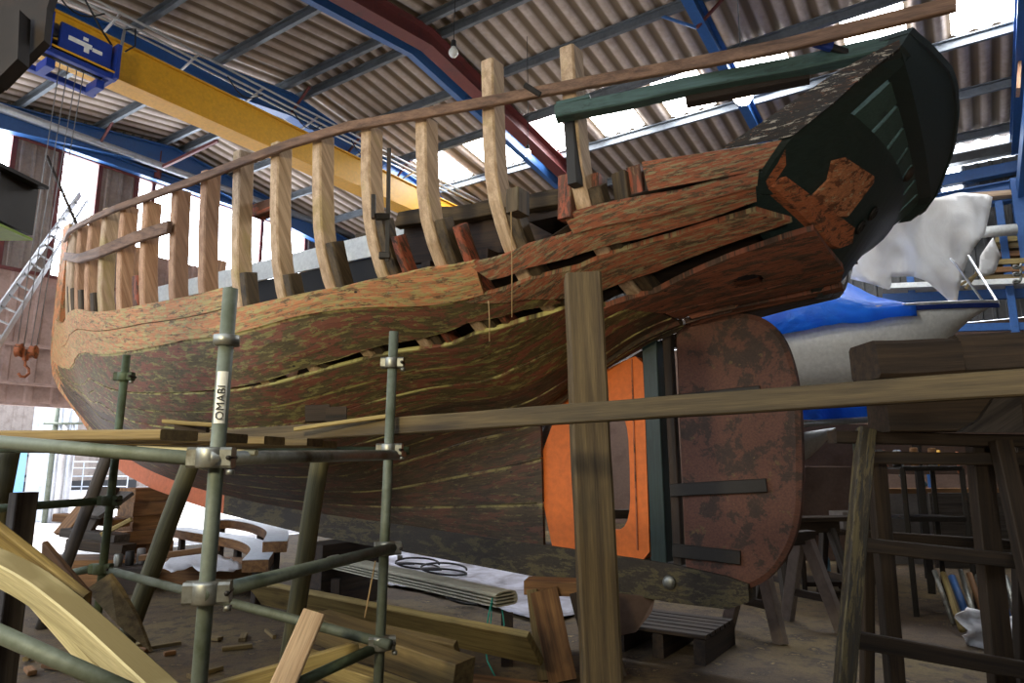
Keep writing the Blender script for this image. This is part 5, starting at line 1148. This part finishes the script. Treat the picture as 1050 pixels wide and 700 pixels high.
sawhorse((3.15, 7.7, 0), .2, .9, .8, 'second sawhorse with splayed legs beyond the near one'); sawhorse((1.6, 9.6, 0), .1, 1.2, .8, 'far sawhorse half hidden by the rudder')
tag(bar('sawhorse_plank', Vector((2.6, 7.6, .885)), Vector((3.8, 7.83, .885)), .25, .05, 'trestle'), 'dark plank lying on the second sawhorse', 'plank')
# ------------------------------------------------------------------ tall trestle with its load
tt = thing('tall_trestle', 'tall dark timber trestle carrying rough slabs', 'trestle', Vector((2.6, 4.1, 0)))
def tleg(x0, y0, Y0, x1, y1, Y1, w_, h_, mt='trestle'):
    a = P(x0, y0, Y0); b = P(x1, y1, Y1); bar('leg', ext0(a, b), a, w_, h_, mt, tt, up=Vector((0, 1, 0)))
tleg(888, 440, 3.95, 866, 700, 3.7, .09, .07, 'trestle_paint'); tleg(897, 462, 4.3, 917, 690, 4.5, .1, .08); tleg(890, 462, 4.5, 889, 690, 4.7, .07, .07)
tleg(1003, 452, 4.1, 1026, 690, 4.1, .12, .08); tleg(1026, 452, 3.9, 1068, 640, 3.8, .1, .07); tleg(1045, 455, 4.3, 1049, 690, 4.4, .08, .07)
for (x0, y0, Y0, x1, y1, Y1, w_, h_) in ((853, 448, 4.0, 1090, 453, 4.0, .12, .07), (880, 469, 4.0, 1090, 471, 3.95, .07, .07), (882, 558, 4.1, 1070, 578, 3.95, .05, .08), (874, 655, 4.0, 1080, 692, 3.9, .05, .09), (884, 548, 4.5, 1060, 560, 4.5, .05, .06)):
    bar('rail', P(x0, y0, Y0), P(x1, y1, Y1), w_, h_, 'trestle', tt)
tag(bar('trestle_slab', P(900, 425, 3.95), P(1100, 423, 3.8), .3, .2, 'trestle', jit=.006), 'deep dark slab lying lowest on the tall trestle', 'slab')
tag(slab('trestle_board', [P(985, 443, 3.7), P(1005, 430, 3.7), P(1022, 404, 3.7), P(1090, 400, 3.7), P(1090, 443, 3.7)], .05, Vector((0, 1, 0)), 'grey_tim'), 'dark board with a slanting end on the tall trestle', 'board')
tag(bar('rough_slab', P(887, 372, 3.5), P(969, 368, 3.5), .26, .19, 'trestle', jit=.014, n=10, c=.02), 'rough barked slab on the trestle, the short one left of the notch', 'slab')
tag(bar('rough_slab', P(973, 367, 3.5), P(1120, 359, 3.4), .26, .2, 'trestle', jit=.014, n=12, c=.02), 'rough barked slab on the trestle, the long one right of the notch', 'slab')
tag(bar('bearer_strip', P(885, 397, 3.75), P(1110, 388, 3.6), .3, .06, 'dark'), 'dark bearer strip between the slabs on the trestle', 'bearer')
# clamps and tools left on the boat
cl = thing('sash_clamp', 'dark steel sash clamp standing between two ribs', 'clamp', P(398, 265, 4.75))
bar('clamp_bar', P(397, 268, 4.75), P(399, 152, 4.75), .03, .014, 'iron', cl, up=Vector((0, 1, 0)), jit=0)
bar('clamp_jaw', P(398, 222, 4.75), P(385, 222, 4.7), .03, .05, 'iron', cl, jit=0); bar('clamp_head', P(383, 200, 4.7), P(383, 224, 4.7), .03, .04, 'iron', cl, up=Vector((0, 1, 0)), jit=0)
bar('clamp_foot', P(389, 262, 4.75), P(400, 262, 4.75), .04, .05, 'iron', cl, jit=0)
gc = thing('grip_clamp', 'blue handled grip clamp lying on the green bulwark rail', 'clamp', P(850, 48, 3.4))
bar('handle', P(835, 43, 3.4), P(853, 48, 3.4), .045, .05, 'hoist', gc, jit=0, c=.015); bar('clamp_body', P(851, 48, 3.4), P(870, 54, 3.4), .03, .035, 'black', gc, jit=0)
tag(bar('ribband_clamp', P(538, 87, 3.86), P(554, 97, 3.86), .03, .03, 'iron', jit=0), 'small dark clamp gripping the long batten', 'clamp')
# ------------------------------------------------------------------ light
sc = bpy.context.scene
w = bpy.data.worlds.new('world'); sc.world = w; w.use_nodes = True
bg = w.node_tree.nodes['Background']; bg.inputs[0].default_value = (.80, .88, 1, 1); bg.inputs[1].default_value = 2.2
def lamp(name, kind, loc, rot, energy, col, size=.3, **kw):
    l = bpy.data.lights.new(name, kind); l.energy = energy; l.color = col
    if kind == 'SUN': l.angle = math.radians(size)
    elif kind == 'AREA': l.size = size
    else: l.shadow_soft_size = size
    for k, v in kw.items(): setattr(l, k, v)
    o = bpy.data.objects.new(name, l); C.objects.link(o); o.location = loc
    d = Vector(rot)-Vector(loc) if kind != 'SUN' else Vector(rot)
    o.rotation_euler = d.to_track_quat('-Z', 'Y').to_euler(); return o
lamp('sun', 'SUN', (0, 0, 20), tuple(-FW*1.0+NH*.25-UP*1.05), 6., (1, .97, .92), .6)
lamp('unseen_spot', 'SPOT', (-2.6, -.6, 3.0), (-3.2, 5.2, 1.9), 380, (1, .86, .56), .25, spot_size=math.radians(110), spot_blend=.7)
lamp('unseen_spot', 'SPOT', (.3, -1.6, 1.9), (2.2, 4.2, 3.2), 190, (1, .9, .74), .3, spot_size=math.radians(52), spot_blend=.8)  # unseen fill spot added to brighten the stern
lamp('bulb_light', 'POINT', tuple(B3-UP*.12), (0, 0, 0), 60, (1, .95, .88), .08)
lamp('bulb_light', 'POINT', tuple(B2-UP*.12), (0, 0, 0), 40, (1, .95, .88), .08)
vs = sc.view_settings; vs.view_transform = 'Standard'; vs.look = 'None'; vs.exposure = 0.85; vs.gamma = 1.; vs.use_curve_mapping = False
